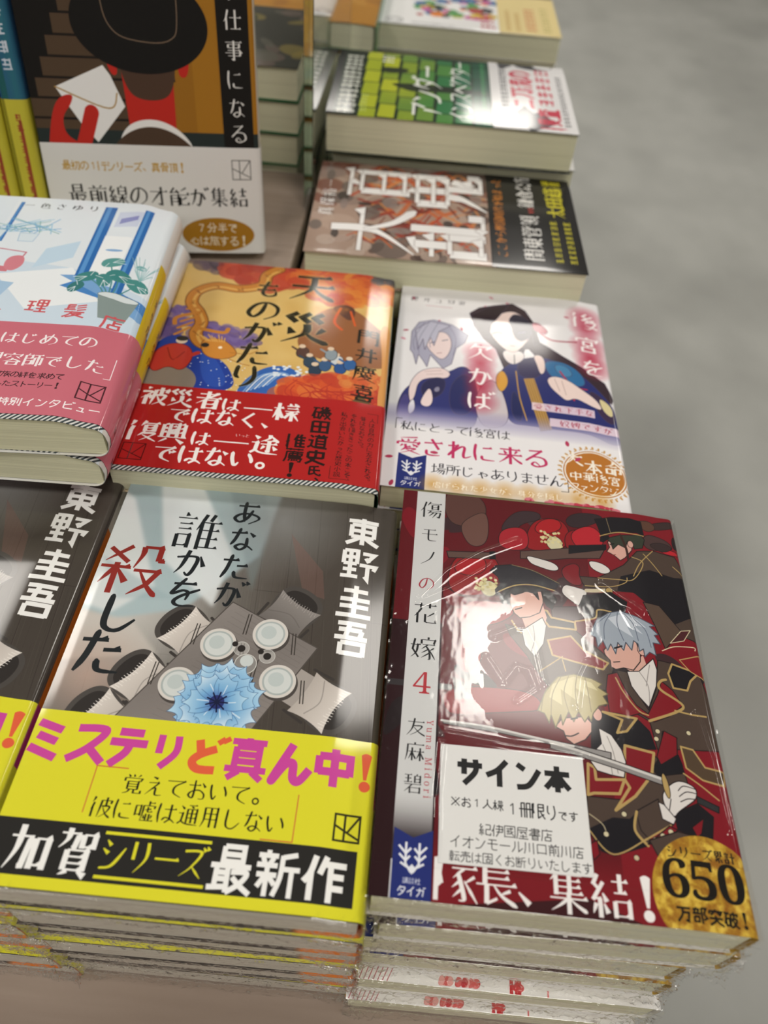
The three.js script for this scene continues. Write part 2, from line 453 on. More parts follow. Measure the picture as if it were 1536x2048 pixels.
// kind: g = even pen (gothic), m = thin horizontals and triangles (mincho), b = brush
function letter(c, ch, x, y, w, h, kind, wt) {
  const gs = glyph(ch), W = wt * Math.min(w, h) * Math.min(1, Math.max(0.62, (9 / gs.length) ** (kind === 'g' ? 0.5 : 0.3)));
  for (const s of gs) {
    const P = s.p.map(([a, b]) => [x + (a / 100) * w, y + (b / 100) * h]), curve = 'clr'.includes(s.t || '-');
    if (kind === 'g') {
      c.lineWidth = W; c.lineJoin = curve ? 'round' : 'miter'; c.lineCap = 'butt'; c.beginPath();
      (curve ? smooth(P) : P).forEach((q, i) => (i ? c.lineTo(...q) : c.moveTo(...q)));
      c.stroke();
      continue;
    }
    const thin = kind === 'm' ? 0.34 : 0.62, S = curve ? dense(smooth(P), 2) : null;
    const wide = (dx, dy) => W * (thin + (1 - thin) * Math.abs(dy / (Math.hypot(dx, dy) || 1)) ** 1.4);
    if (!curve && !s.t) {
      for (let i = 0; i < P.length - 1; i++) {
        const [a, b] = [P[i], P[i + 1]], dx = b[0] - a[0], dy = b[1] - a[1], l = Math.hypot(dx, dy) || 1, k = wide(dx, dy) / 2, nx = (-dy / l) * k, ny = (dx / l) * k;
        const e = i < P.length - 2 ? Math.min(W * 0.4, 0.5 * wide(P[i + 2][0] - b[0], P[i + 2][1] - b[1])) : 0, ux = (dx / l) * e, uy = (dy / l) * e;
        c.beginPath(); c.moveTo(a[0] + nx, a[1] + ny); c.lineTo(b[0] + ux + nx, b[1] + uy + ny); c.lineTo(b[0] + ux - nx, b[1] + uy - ny); c.lineTo(a[0] - nx, a[1] - ny); c.fill();
        if (dx > 0 && Math.abs(dy) < dx * 0.2 && (i === P.length - 2 || P[i + 2][1] > b[1] + 1)) {
          const r = W * 0.95, ex = b[0] + (i < P.length - 2 ? W * 0.5 : 0);
          c.beginPath(); c.moveTo(ex - r * 1.1, b[1] - k * 0.9); c.lineTo(ex - r * 0.35, b[1] - r * 0.78); c.lineTo(ex + r * 0.12, b[1] + k); c.lineTo(ex - r, b[1] + k); c.fill();
        }
      }
      continue;
    }
    const Q = S || dense(P, 8), n = Q.length - 1, L = [], R = [];
    for (let i = 0; i <= n; i++) {
      const a = Q[Math.max(0, i - 1)], b = Q[Math.min(n, i + 1)], dx = b[0] - a[0], dy = b[1] - a[1], l = Math.hypot(dx, dy) || 1, f = i / n;
      let k = wide(dx, dy);
      if (s.t === 'l') k = Math.max(k, W * 0.7) * (f < 0.3 ? 1 : 1.06 - 0.9 * ((f - 0.3) / 0.7));
      else if (s.t === 'r') k = Math.max(k, W * 0.75) * (f < 0.85 ? 0.3 + 1.05 * f : 1.2 - (f - 0.85) * 6);
      else if (s.t === 'd') k = W * (0.35 + 0.85 * f);
      else if (s.t === 'k') { k = f > 0.72 ? W * (1 - 0.8 * (f - 0.72) / 0.28) : k; }
      else k = Math.max(k, W * 0.55) * (f < 0.08 ? 0.75 + 3 * f : f > 0.7 ? 1 - 0.6 * (f - 0.7) / 0.3 : 1);
      L.push([Q[i][0] - (dy / l) * k / 2, Q[i][1] + (dx / l) * k / 2]); R.push([Q[i][0] + (dy / l) * k / 2, Q[i][1] - (dx / l) * k / 2]);
    }
    c.beginPath(); [...L, ...R.reverse()].forEach((q, i) => (i ? c.lineTo(...q) : c.moveTo(...q))); c.closePath(); c.fill();
    if (s.t === 'c') { c.beginPath(); c.arc(...Q[0], W * 0.3, 0, 7); c.fill(); }
  }
}

// ---------------------------------------------------------------- print: text set in strokes, simple shapes in millimetres
// o: k kind, w weight, c colour, g step between characters, sx width factor, a slant, v vertical
function text(c, s, x, y, size, o = {}) {
  c.save(); c.translate(x, y); if (o.rot) c.rotate(o.rot);
  c.fillStyle = c.strokeStyle = o.c || '#111';
  const sx = o.sx || 1, step = o.g || (o.v ? size * 1.04 : size * sx * 1.02);
  let q = 0;
  for (const ch of s) {
    let dx = o.v ? -size * sx / 2 : q, dy = o.v ? q : -size / 2, k = ch;
    if (o.v && ch === 'ー') k = '←';
    if (o.v && ch === '、') { dx += size * 0.55; dy -= size * 0.5; }
    if (ch === ' ') { q += step * 0.5; continue; }
    if (/[0-9A-Za-z.]/.test(ch)) {
      c.font = `${o.bold ? 'bold ' : ''}${size * (o.fs || 1)}px ${o.k === 'g' ? 'sans-serif' : 'serif'}`; c.textAlign = 'center'; c.textBaseline = 'middle';
      c.save(); c.translate(dx + size * sx / 2, dy + size * 0.52); c.scale(sx, 1); c.fillText(ch, 0, 0); c.restore();
    } else if (ch === '。') { c.lineWidth = size * (o.w || 0.1) * 0.7; c.beginPath(); c.arc(dx + size * (o.v ? 0.78 : 0.26), dy + size * (o.v ? 0.22 : 0.76), size * 0.14, 0, 7); c.stroke(); }
    else if (ch === '！') {
      c.beginPath(); const m = dx + size * sx / 2, ww = size * 0.13 * (o.bw || 1); c.moveTo(m - ww, dy); c.quadraticCurveTo(m, dy - size * 0.12, m + ww, dy); c.lineTo(m + ww * 0.3, dy + size * 0.7); c.lineTo(m - ww * 0.3, dy + size * 0.7); c.fill();
      c.beginPath(); c.arc(m, dy + size * 0.88, ww * 1.05, 0, 7); c.fill();
    } else letter(c, k, dx, dy, size * sx, size, o.k || 'm', o.w || 0.1);
    q += step;
  }
  c.restore();
}
function poly(c, pts, fill, stroke, lw) {
  c.beginPath(); for (let i = 0; i < pts.length; i += 2) i ? c.lineTo(pts[i], pts[i + 1]) : c.moveTo(pts[i], pts[i + 1]);
  c.closePath(); if (fill) { c.fillStyle = fill; c.fill(); } if (stroke) { c.strokeStyle = stroke; c.lineWidth = lw; c.lineJoin = 'round'; c.stroke(); }
}
function blob(c, pts, fill, stroke, lw, open) {                    // closed smooth outline through the points
  const n = pts.length / 2, P = (i) => [pts[2 * ((i + n) % n)], pts[2 * ((i + n) % n) + 1]];
  c.beginPath();
  for (let i = 0; i < n; i++) {
    const a = P(i), b = P(i + 1), m = [(a[0] + b[0]) / 2, (a[1] + b[1]) / 2], b2 = P(i + 2), m2 = [(b[0] + b2[0]) / 2, (b[1] + b2[1]) / 2];
    if (!i) c.moveTo(...m); c.quadraticCurveTo(...b, ...m2);
  }
  c.closePath(); if (fill) { c.fillStyle = fill; c.fill(); } if (stroke) { c.strokeStyle = stroke; c.lineWidth = lw; c.stroke(); }
}
function path(c, pts, col, lw, cap = 'round') {
  c.strokeStyle = col; c.lineWidth = lw; c.lineCap = cap; c.lineJoin = 'round'; c.beginPath();
  const P = []; for (let i = 0; i < pts.length; i += 2) P.push([pts[i], pts[i + 1]]);
  smooth(P).forEach((q, i) => (i ? c.lineTo(...q) : c.moveTo(...q))); c.stroke();
}
const oval = (c, x, y, rx, ry, fill, rot = 0, stroke, lw) => { c.beginPath(); c.ellipse(x, y, rx, ry, rot, 0, 7); if (fill) { c.fillStyle = fill; c.fill(); } if (stroke) { c.strokeStyle = stroke; c.lineWidth = lw; c.stroke(); } };
const rect = (c, x, y, w, h, f) => { c.fillStyle = f; c.fillRect(x, y, w, h); };
function ramp(c, x0, y0, x1, y1, ...stops) { const g = c.createLinearGradient(x0, y0, x1, y1); stops.forEach((s, i) => g.addColorStop(i / (stops.length - 1), s)); return g; }
function glow(c, x, y, r, col) { const g = c.createRadialGradient(x, y, 0, x, y, r); g.addColorStop(0, col); g.addColorStop(1, col.slice(0, 7) + '00'); c.fillStyle = g; c.fillRect(x - r, y - r, 2 * r, 2 * r); }
function smudge(c, x, y, w, h, col, n, lw) {                       // print too blurred to read: marks without letters
  c.fillStyle = col;
  for (let i = 0; i < n; i++) { const a = x + (i / n) * w, s = w / n; for (let k = 0; k < 3; k++) { c.fillRect(a + s * 0.1, y + h * (0.08 + 0.32 * k + rnd() * 0.06), s * (0.5 + rnd() * 0.3), lw); c.fillRect(a + s * (0.15 + rnd() * 0.55), y + h * 0.05, lw, h * (0.5 + 0.4 * rnd())); } }
}
function squareMark(c, x, y, s, col, lw) {                         // the publisher's ruled square
  c.strokeStyle = col; c.lineWidth = lw; c.lineJoin = 'miter'; c.strokeRect(x, y, s, s);
  const L = (a, b, d, e) => { c.beginPath(); c.moveTo(x + a * s, y + b * s); c.lineTo(x + d * s, y + e * s); c.stroke(); };
  L(0.4, 0, 0.4, 1); L(0, 0.42, 1, 0.9); L(0.4, 0, 0.4, 1); L(0.98, 0.02, 0.52, 0.66);
}
function antlerTag(c, x, y, w, h) {                                // blue swallow-tailed label with the white twin branches
  poly(c, [x, y, x + w / 2, y + h * 0.13, x + w, y, x + w, y + h, x, y + h], '#232f74');
  c.strokeStyle = '#e8eaf0'; c.lineWidth = w * 0.06; c.lineCap = 'butt'; c.lineJoin = 'miter';
  for (const s of [-1, 1]) {
    const X = (t) => x + w / 2 + s * t * w;
    const L = (...p) => { c.beginPath(); for (let i = 0; i < p.length; i += 2) i ? c.lineTo(X(p[i]), y + p[i + 1] * h) : c.moveTo(X(p[i]), y + p[i + 1] * h); c.stroke(); };
    L(0.02, 0.62, 0.17, 0.5, 0.17, 0.2); L(0.17, 0.36, 0.36, 0.25); L(0.17, 0.46, 0.34, 0.37); L(0.13, 0.545, 0.3, 0.49); L(0.17, 0.36, 0.04, 0.28); L(0.17, 0.46, 0.06, 0.39);
  }
  poly(c, [x + w * 0.4, y + h * 0.56, x + w * 0.5, y + h * 0.5, x + w * 0.6, y + h * 0.56, x + w * 0.5, y + h * 0.65], '#e8eaf0');
  text(c, '講談社', x + w * 0.28, y + h * 0.73, w * 0.15, { k: 'g', w: 0.1, c: '#e8eaf0' });
  text(c, 'タイガ', x + w * 0.16, y + h * 0.87, w * 0.23, { k: 'g', w: 0.13, c: '#e8eaf0' });
}
function hatch(c, w, h) { rect(c, 0, 0, w, h, '#d8d8d4'); for (let x = -4; x < w; x += 1.9) poly(c, [x, h, x + 0.95, h, x + 0.95 + h * 0.9, 0, x + h * 0.9, 0], '#3c4548'); }

// ---- the mystery with the dining table seen from above
function coverMystery(c) {
  const W = 125;
  rect(c, 0, 0, W, 148, ramp(c, 0, 0, 105, 40, '#6d6a66', '#524c46', '#453f39'));
  for (let i = 0; i < 420; i++) { const x = rnd() * 130 - 10, y = rnd() * 150; path(c, [x, y, x + 1.4, y + 14 + rnd() * 20], `rgba(${rnd() < 0.5 ? '20,16,12' : '140,130,120'},${0.05 + rnd() * 0.06})`, 0.18); }
  for (let k = 0; k < 12; k++) { const x = 4 + k * 10.2; path(c, [x, 0, x + 10, 148], 'rgba(20,16,14,.28)', 0.25); path(c, [x + 2, (k * 37) % 140, x + 12, (k * 37) % 140], 'rgba(20,16,14,.28)', 0.25); }
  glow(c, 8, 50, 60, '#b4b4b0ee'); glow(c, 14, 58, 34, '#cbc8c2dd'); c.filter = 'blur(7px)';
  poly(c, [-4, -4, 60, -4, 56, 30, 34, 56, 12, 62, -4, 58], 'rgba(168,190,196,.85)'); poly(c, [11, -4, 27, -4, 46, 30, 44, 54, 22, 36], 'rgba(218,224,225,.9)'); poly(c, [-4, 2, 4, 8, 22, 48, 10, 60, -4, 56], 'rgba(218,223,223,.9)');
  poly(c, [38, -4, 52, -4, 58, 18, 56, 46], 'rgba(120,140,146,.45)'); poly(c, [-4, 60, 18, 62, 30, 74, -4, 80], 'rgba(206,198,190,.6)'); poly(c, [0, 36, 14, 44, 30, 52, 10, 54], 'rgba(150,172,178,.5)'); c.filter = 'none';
  glow(c, 62, 12, 30, '#8d8f8ecc'); poly(c, [66, 18, 80, 34, 82, 46, 74, 44], 'rgba(132,92,82,.35)');
  glow(c, 10, 84, 20, '#c0a090aa');
  const chair = (x, y, rot, dark) => {
    c.save(); c.translate(x, y); c.rotate(rot);
    blob(c, [-9, -2, -8, -9, 0, -11.5, 8, -9, 9, -2, 7, 5, -7, 5], '#4a4643'); blob(c, [-7.4, -3, -6, -8, 0, -9.5, 6, -8, 7.4, -3], '#2f2b29');
    rect(c, -6.4, 1, 12.8, 12, dark ? '#565250' : '#a39c96');
    c.beginPath(); c.moveTo(-8.6, -5.6); c.quadraticCurveTo(0, -2.6, 8.6, -5.6); c.quadraticCurveTo(6.4, 1, 8.2, 8); c.quadraticCurveTo(0, 6.2, -8.2, 8); c.quadraticCurveTo(-6.4, 1, -8.6, -5.6); c.fillStyle = ramp(c, 0, -5, 0, 8, ...(dark ? ['#8a8581', '#6b6663'] : ['#d6cfc8', '#b3aba4'])); c.fill();
    for (let i = 0; i < 16; i++) path(c, [-8 + i, -4.9 + Math.sin(i) * 0.3, -7.7 + i, -3.4 + (i % 3) * 0.4], dark ? '#9d9894' : '#e9e4de', 0.22); path(c, [-7, 4, 0, 1, 6, 3], 'rgba(90,84,80,.35)', 0.4);
    path(c, [-9, 2, -8.6, 9], '#3a3633', 1); path(c, [9, 2, 8.6, 9], '#3a3633', 1); c.restore();
  };
  chair(71.4, 53, 0.55, true); chair(86.4, 86, 2.05); chair(37.8, 64.5, -0.95); chair(27.6, 83.5, -0.95); chair(18, 98, -0.95);
  poly(c, [50.5, 51, 82.2, 66, 64, 100, 21, 100], ramp(c, 40, 50, 60, 100, '#8d8783', '#7a7470', '#8b8480'), '#4e4945', 0.4);
  for (let i = 0; i < 24; i++) path(c, [50 - i * 0.9 + 3, 53 + i * 2, 79 - i * 0.6, 67 + i * 1.8], 'rgba(60,54,50,.12)', 0.2);
  for (const [x, y] of [[49, 68.1], [65.6, 62.4], [70.9, 79.7], [39, 84]]) {
    oval(c, x + 0.5, y + 0.8, 6.2, 6.2, '#4a4542'); oval(c, x, y, 6, 6, '#d4d0ca'); oval(c, x, y, 5, 5, '#aab3b2'); oval(c, x, y, 4.4, 4.4, '#cfd4d2'); oval(c, x - 0.6, y - 0.6, 2.6, 2.6, '#bcc6c5');
    for (const s of [-1, 1]) for (const e of [0, 1]) path(c, [x + s * (7.6 + e), y - 4 + s * 3, x + s * (8.2 + e), y + 4 + s * 3], '#38332f', 0.35);
  }
  for (const [x, y] of [[57, 69], [58.6, 76], [66, 71]]) { oval(c, x, y, 2.6, 2.6, 'rgba(205,205,200,.5)', 0, '#c8c8c4', 0.2); oval(c, x, y, 1.3, 1.3, '#2a2624'); oval(c, x - 2.4, y - 1.5, 1, 1, '#2a2624'); }
  oval(c, 59.4, 74.6, 3.6, 3.6, '#8a8784', 0, '#cfcfca', 0.3); oval(c, 59.6, 73.4, 2.2, 2.2, '#c9d0cf');
  for (let ring = 0; ring < 3; ring++) for (let i = 0; i < 12 - ring * 3; i++) {
    const a = (i / (12 - ring * 3)) * 6.283 + ring * 0.4 + rnd() * 0.3, r = 11 - ring * 3.2 + rnd() * 1.6, x = 53 + Math.cos(a) * r * 0.6, y = 89 + Math.sin(a) * r * 0.6, k = 0.85 + rnd() * 0.4;
    c.save(); c.translate(x, y); c.rotate(a + 1.57 + (rnd() - 0.5) * 0.5); c.scale(k, k);
    c.beginPath(); c.moveTo(-1, 4); c.quadraticCurveTo(-4.6, -1, -3.4, -5); c.quadraticCurveTo(-1.6, -3.6, -0.4, -7.4); c.quadraticCurveTo(1, -4.2, 3.6, -5.4); c.quadraticCurveTo(4.4, -0.6, 1, 4); c.fillStyle = ramp(c, 0, 4, 0, -7, '#35559f', '#79aed8', ['#d6e8f3', '#a9cfe8', '#bcdcee'][i % 3]); c.fill(); c.strokeStyle = 'rgba(40,74,130,.55)'; c.lineWidth = 0.18; c.stroke();
    path(c, [0, 3, 0.6, -3], 'rgba(255,255,255,.55)', 0.4); path(c, [-0.8, 3, -2.4, -3], 'rgba(40,74,130,.4)', 0.25); c.restore();
  }
  oval(c, 53, 89, 2.4, 2.4, '#27306f'); for (let i = 0; i < 9; i++) path(c, [53, 89, 53 + Math.cos(i * 0.7) * 3.4, 89 + Math.sin(i * 0.7) * 3.4], '#131a3c', 0.5);
  const D = { c: '#1b2023', k: 'b', w: 0.12 };
  [['あ', 47.9, 10, 11.5], ['な', 48.5, 23, 11], ['た', 48.3, 36, 11.5], ['が', 48.8, 47.6, 11.5], ['誰', 31.2, 21, 18], ['か', 32, 36, 12.5], ['を', 33, 48.9, 12.5]].forEach(([s, x, y, z]) => text(c, s, x - z / 2, y, z, { ...D, w: s === '誰' ? 0.095 : 0.12, k: s === '誰' ? 'm' : 'b' }));
  text(c, '殺', 0.4, 41, 23, { ...D, c: '#8d2a24', w: 0.1 }); text(c, 'し', 5, 60, 16, { ...D, w: 0.145 }); text(c, 'た', 3, 75.4, 17, { ...D, w: 0.135 });
  [['東', 13.3], ['野', 28.9], ['圭', 45.2], ['吾', 61]].forEach(([s, y]) => text(c, s, 86, y, 13.6, { k: 'g', w: 0.132, c: '#f2f2f0' }));
  rect(c, 105, 0, 20, 148, '#3a3431'); rect(c, 106.4, 0, 20, 24, '#d9d5cc'); rect(c, 106.4, 24, 20, 124, '#d8761c');
}
function bandMystery(c) {
  const y0 = 148 - 51;
  c.translate(0, -y0); rect(c, 0, y0, 130, 60, '#dbd72e');
  const G = { k: 'g', w: 0.19, c: '#c9469c' };
  [['ミ', 5, 12.5], ['ス', 18, 12.5], ['テ', 29.8, 12.8], ['リ', 42, 11], ['真', 66, 13.5], ['ん', 79.5, 13], ['中', 92.6, 12.5]].forEach(([s, x, z]) => text(c, s, x - z / 2, 106.6, z, { ...G, w: s === '真' ? 0.15 : 0.2 }));
  text(c, 'ど', 48, 106.6, 11.5, { ...G, c: '#e0603f', w: 0.22 });
  text(c, '！', 97.2, 107, 11, { c: '#e0603f', sx: 0.9, bw: 1.1 });
  c.strokeStyle = '#c8643c'; c.lineWidth = 0.3; c.beginPath(); c.moveTo(32, 113.2); c.lineTo(22.6, 113.2); c.lineTo(22.6, 127); c.moveTo(83.2, 116); c.lineTo(83.2, 129.6); c.lineTo(74, 129.6); c.stroke();
  text(c, '覚えておいて。', 31.5, 117.6, 6, { g: 6.3, w: 0.095 }); text(c, '彼に嘘は通用しない', 24.6, 125, 6, { g: 6.25, w: 0.095 });
  squareMark(c, 94.6, 120.2, 7.4, '#2b2a12', 0.6);
  rect(c, -1, 130, 103, 14.9, '#262523');
  text(c, '加賀', 5.2, 137.6, 12.8, { g: 12.8, w: 0.14, c: '#f1f1ee' });
  rect(c, 31, 131.4, 30, 0.9, '#dbd72e'); rect(c, 31, 143, 30, 0.9, '#dbd72e');
  text(c, 'シリーズ', 31, 137.4, 8.8, { g: 7.4, w: 0.13, c: '#dbd72e', k: 'b', sx: 0.86 });
  text(c, '最新作', 61.2, 138.2, 12.6, { g: 13, w: 0.135, k: 'g', c: '#f1f1ee' });
  rect(c, 105.8, y0, 20, 20, '#b52c78'); rect(c, 105.8, y0 + 20, 20, 40, '#dbd72e');
}

// ---- the red cover with four soldiers and camellias (plain stand-in figures)
function coverSoldiers(c) {
  rect(c, 0, 0, 125, 148, '#5e0f18'); rect(c, 70, 0, 60, 148, '#7d1420');
  for (let i = 0; i < 22; i++) { const x = rnd() * 110, y = rnd() * 120; c.save(); c.translate(x, y); c.rotate(rnd() * 3); blob(c, [-8, 0, -2, -4, 8, -1, 9, 1, -2, 4], ['#3a2428', '#271c20', '#4b3234', '#7a1220'][i % 4]); c.restore(); }
  const gold = '#b3985f', skin = '#d3a698', ln = '#191214', coat = '#4b3d35', dark = '#17141a', red = '#7d1520', cloth = '#d9d4d0';
  // camellias and leaves behind
  blob(c, [15.5, 0.1, 22.5, -3.5, 31.6, 0.5, 32.8, 10.4, 25.3, 16.3, 17.2, 14.2], '#5a3a34', ln, 0.2);
  blob(c, [22.8, 13.4, 31.6, 6.4, 33.4, 12.0, 32.7, 23.3, 26.6, 25.6, 22.9, 19.1], '#6a4a42', ln, 0.2);
  blob(c, [39.1, 11.2, 44.3, 4.7, 53.2, 4.3, 53.6, 8.4, 46.0, 11.1, 42.7, 16.4, 37.7, 16.3], '#3c2c30', ln, 0.2);
  blob(c, [62.6, 7.2, 66.7, 2.9, 75.1, 2.1, 78.7, 4.2, 71.8, 9.2, 64.8, 11.0], '#33262a', ln, 0.2);
  blob(c, [37.7, 17.1, 42.6, 18.0, 46.4, 16.7, 43.8, 21.8, 39.5, 20.8], '#54403a', ln, 0.2);
  blob(c, [47.7, 15.7, 50.4, 9.7, 55.6, 6.9, 61.9, 7.3, 64.6, 13.5, 62.1, 21.7, 53.5, 23.6, 46.8, 23.7], '#8f161c', ln, 0.25);
  blob(c, [50.3, 13.0, 54.3, 7.5, 60.7, 7.0, 61.6, 11.4, 57.7, 14.4, 52.6, 15.9], '#a81c22', ln, 0.25);
  blob(c, [62.1, 13.8, 68.0, 10.6, 70.1, 15.1, 68.3, 20.9, 62.1, 22.5], '#8a141b', ln, 0.25);
  blob(c, [18.0, 40.2, 20.7, 30.2, 28.5, 27.7, 36.3, 28.9, 37.4, 37.7, 34.9, 45.2, 26.8, 47.6, 19.9, 47.1], '#8e151b', ln, 0.25);
  blob(c, [19.6, 37.1, 23.1, 30.7, 31.5, 28.8, 32.7, 35.4, 26.8, 39.1], '#a51b22', ln, 0.25);
  blob(c, [21.2, 51.8, 28.0, 48.8, 40.6, 48.6, 42.8, 53.1, 34.8, 58.8, 25.8, 59.9, 21.3, 57.2], '#8a141a', ln, 0.25);
  blob(c, [16.3, 43.3, 21.0, 46.9, 26.8, 49.0, 23.5, 53.5, 17.1, 51.6], '#74101a', ln, 0.25);
  blob(c, [21.5, 69.4, 28.1, 63.5, 31.4, 70.7, 28.1, 77.2, 23.9, 78.3], '#86131b', ln, 0.25);
  blob(c, [17.7, 84.9, 28.2, 82.5, 47.2, 82.1, 51.1, 88.5, 41.7, 90.1, 28.2, 92.2, 19.0, 93.8], '#8a151c', ln, 0.25);
  blob(c, [37.8, 14.7, 47.8, 12.5, 48.6, 23.5, 41.2, 25.2, 36.4, 22.8], '#a3202c', ln, 0.25);
  blob(c, [63.9, 13.3, 71.8, 8.2, 76.5, 11.6, 77.0, 18.7, 70.7, 21.1, 65.9, 20.2], '#b3212d', ln, 0.25);
  blob(c, [92.9, 9.4, 101.4, 10.7, 104.5, 15.0, 100.4, 17.1, 91.8, 17.5], '#4a3534', ln, 0.25);
  blob(c, [98.3, 15.1, 105.4, 16.5, 105.7, 18.8, 99.1, 18.1], '#b3212d', ln, 0.25);
  blob(c, [93.3, 6.9, 98.2, 3.0, 106.8, 1.0, 106.9, 4.3, 98.3, 7.1], '#3a2b2a', ln, 0.2);
  blob(c, [104.1, 9.5, 106.5, 8.4, 106.2, 15.6, 103.8, 15.1], '#2a2022', ln, 0.2);
  blob(c, [93.4, 14.9, 99.9, 12.5, 104.5, 15.0, 99.1, 18.1], '#382a2a', ln, 0.2);
  blob(c, [89.9, 4.1, 96.4, 2.4, 99.0, 6.2, 94.2, 9.2], '#5a3d30', ln, 0.2);
  for (const [x, y, n] of [[58.1, 17.9, 26], [33.2, 41.9, 40]]) { oval(c, x, y + 1.5, 3, 3.4, '#cfc9a6', 0, ln, 0.2); for (let i = 0; i < n; i++) oval(c, x - 1 + (rnd() - 0.5) * 8, y - 0.5 + (rnd() - 0.5) * 7, 0.6, 0.6, rnd() < 0.5 ? '#d8cf9c' : '#c2b682'); }
  // fourth figure with the long gun
  poly(c, [83.4, 26.2, 89.2, 19.0, 96.1, 17.7, 103.8, 19.0, 105.5, 23.3, 106.5, 27.7, 106.4, 38.5, 106.0, 56.1, 100.2, 54.2, 93.3, 44.4, 85.4, 38.4, 77.2, 38.7, 67.9, 38.1, 66.0, 33.7, 73.1, 33.5], coat, ln, 0.3);
  poly(c, [81.6, 31.7, 92.9, 27.2, 102.1, 29.0, 107.0, 28.4, 106.3, 45.5, 97.4, 50.6, 91.5, 44.6, 85.4, 38.4, 79.6, 38.4], dark, null, 0);
  poly(c, [94.1, 42.9, 100.6, 52.2, 93.6, 60.8, 91.1, 51.4, 88.4, 42.2], '#56453a', ln, 0.3);
  path(c, [86.9, 22.0, 90.8, 24.5, 86.2, 32.5, 80.2, 33.3, 73.1, 33.5], gold, 0.35);
  path(c, [91.5, 19.9, 94.5, 24.0, 97.4, 28.9], gold, 0.35);
  path(c, [95.4, 17.8, 89.6, 24.7, 86.4, 31.0], gold, 0.35);
  path(c, [102.4, 23.8, 105.5, 27.1], gold, 0.35);
  path(c, [68.0, 37.7, 77.4, 36.9, 83.0, 34.4, 83.9, 32.1], gold, 0.35);
  poly(c, [45.0, 24.8, 52.9, 23.4, 63.4, 20.9, 71.3, 20.2, 76.8, 20.2, 74.6, 24.4, 63.0, 25.9, 55.1, 27.7, 44.9, 28.3], '#5d4740', ln, 0.3);
  poly(c, [63.5, 19.7, 77.7, 17.4, 77.5, 19.8, 63.2, 23.6], dark, ln, 0.3);
  poly(c, [17.6, 28.4, 33.9, 27.0, 35.1, 29.9, 18.3, 31.3], '#5d4740', ln, 0.3);
  poly(c, [33.6, 26.6, 35.6, 26.4, 35.6, 29.8, 33.6, 30.1], dark, ln, 0.3);
  blob(c, [46.7, 26.5, 51.5, 27.3, 57.7, 28.8, 59.3, 31.6, 56.6, 32.8, 51.3, 31.2, 48.4, 30.1], cloth, ln, 0.25);
  blob(c, [59.7, 30.8, 64.7, 27.6, 67.0, 29.5, 66.0, 32.9, 67.5, 37.4, 63.8, 38.4, 60.2, 35.1], red, ln, 0.25);
  blob(c, [70.2, 25.7, 75.6, 26.5, 78.8, 29.8, 75.6, 31.8, 72.2, 30.3, 70.6, 28.7], cloth, ln, 0.25);
  poly(c, [78.5, 15.7, 85.0, 13.3, 88.0, 14.9, 87.3, 18.9, 84.4, 22.7, 82.4, 24.3, 80.3, 22.1, 77.7, 20.6, 79.0, 18.4], skin, ln, 0.3);
  poly(c, [78.1, 14.2, 83.9, 11.8, 91.8, 10.8, 93.0, 12.8, 91.6, 17.1, 88.4, 18.1, 88.0, 15.0, 86.2, 14.5, 85.1, 18.0, 82.4, 16.6, 80.2, 19.2, 79.7, 16.1], '#343a2e', ln, 0.3);
  poly(c, [74.5, 5.0, 81.1, 3.2, 88.2, 2.7, 92.7, 3.9, 93.0, 11.2, 90.4, 9.8, 83.5, 10.4, 76.3, 13.4, 75.6, 9.3], dark, ln, 0.3);
  poly(c, [76.0, 13.8, 79.2, 12.7, 79.2, 14.1, 76.8, 16.2, 75.7, 16.0], dark, ln, 0.3);
  path(c, [75.8, 13.3, 83.4, 10.5, 92.8, 11.0], gold, 0.45);
  path(c, [79.2, 3.9, 80.2, 11.5], '#8a7a5a', 0.25);
  path(c, [83.9, 11.8, 85.3, 18.4, 85.4, 23.3], '#3a211c', 0.9);
  path(c, [79.4, 17.0, 80.8, 16.5], ln, 0.5);
  path(c, [79.8, 22.0, 80.9, 21.7], '#8a4a40', 0.3);
  oval(c, 87.2, 15.9, 1.1, 1.7, skin, 0, ln, 0.2);
  // gloved hand on a hilt
  blob(c, [60.3, 38.0, 63.8, 38.6, 68.9, 39.8, 67.5, 43.5, 65.4, 47.2, 61.6, 44.5, 58.9, 41.7], cloth, ln, 0.25);
  path(c, [68.4, 39.8, 71.9, 39.4, 76.6, 38.6], '#c9bda0', 1.6);
  oval(c, 76.6, 38.8, 1.3, 1.3, gold, 0, ln, 0.2);
  poly(c, [67.0, 42.1, 77.1, 39.4, 82.5, 42.9, 80.5, 50.0, 71.3, 51.2, 66.7, 51.7, 64.1, 49.4], dark, ln, 0.3);
  poly(c, [55.0, 48.5, 66.0, 47.1, 66.7, 51.7, 62.6, 53.6, 55.3, 53.1], '#4a3a3c', ln, 0.3);
  path(c, [63.2, 53.5, 70.2, 51.3, 71.6, 47.7, 76.2, 47.9], gold, 0.6);
  // capped figure
  poly(c, [38.7, 57.7, 46.0, 59.4, 53.4, 56.5, 62.9, 57.3, 67.1, 61.4, 71.2, 64.7, 75.1, 69.2, 71.8, 79.2, 57.0, 78.6, 52.6, 80.3, 49.6, 75.9, 45.6, 69.0, 40.3, 62.0], coat, ln, 0.3);
  poly(c, [53.1, 62.4, 61.1, 59.8, 65.1, 64.8, 73.0, 68.8, 71.0, 71.5, 61.4, 69.6, 54.4, 68.0], red, gold, 0.7);
  poly(c, [51.6, 50.1, 53.5, 50.4, 54.9, 53.0, 63.0, 54.0, 63.1, 57.0, 53.9, 56.8, 52.5, 54.8], dark, gold, 0.8);
  path(c, [41.0, 56.0, 43.2, 59.7, 45.9, 61.4], gold, 0.7);
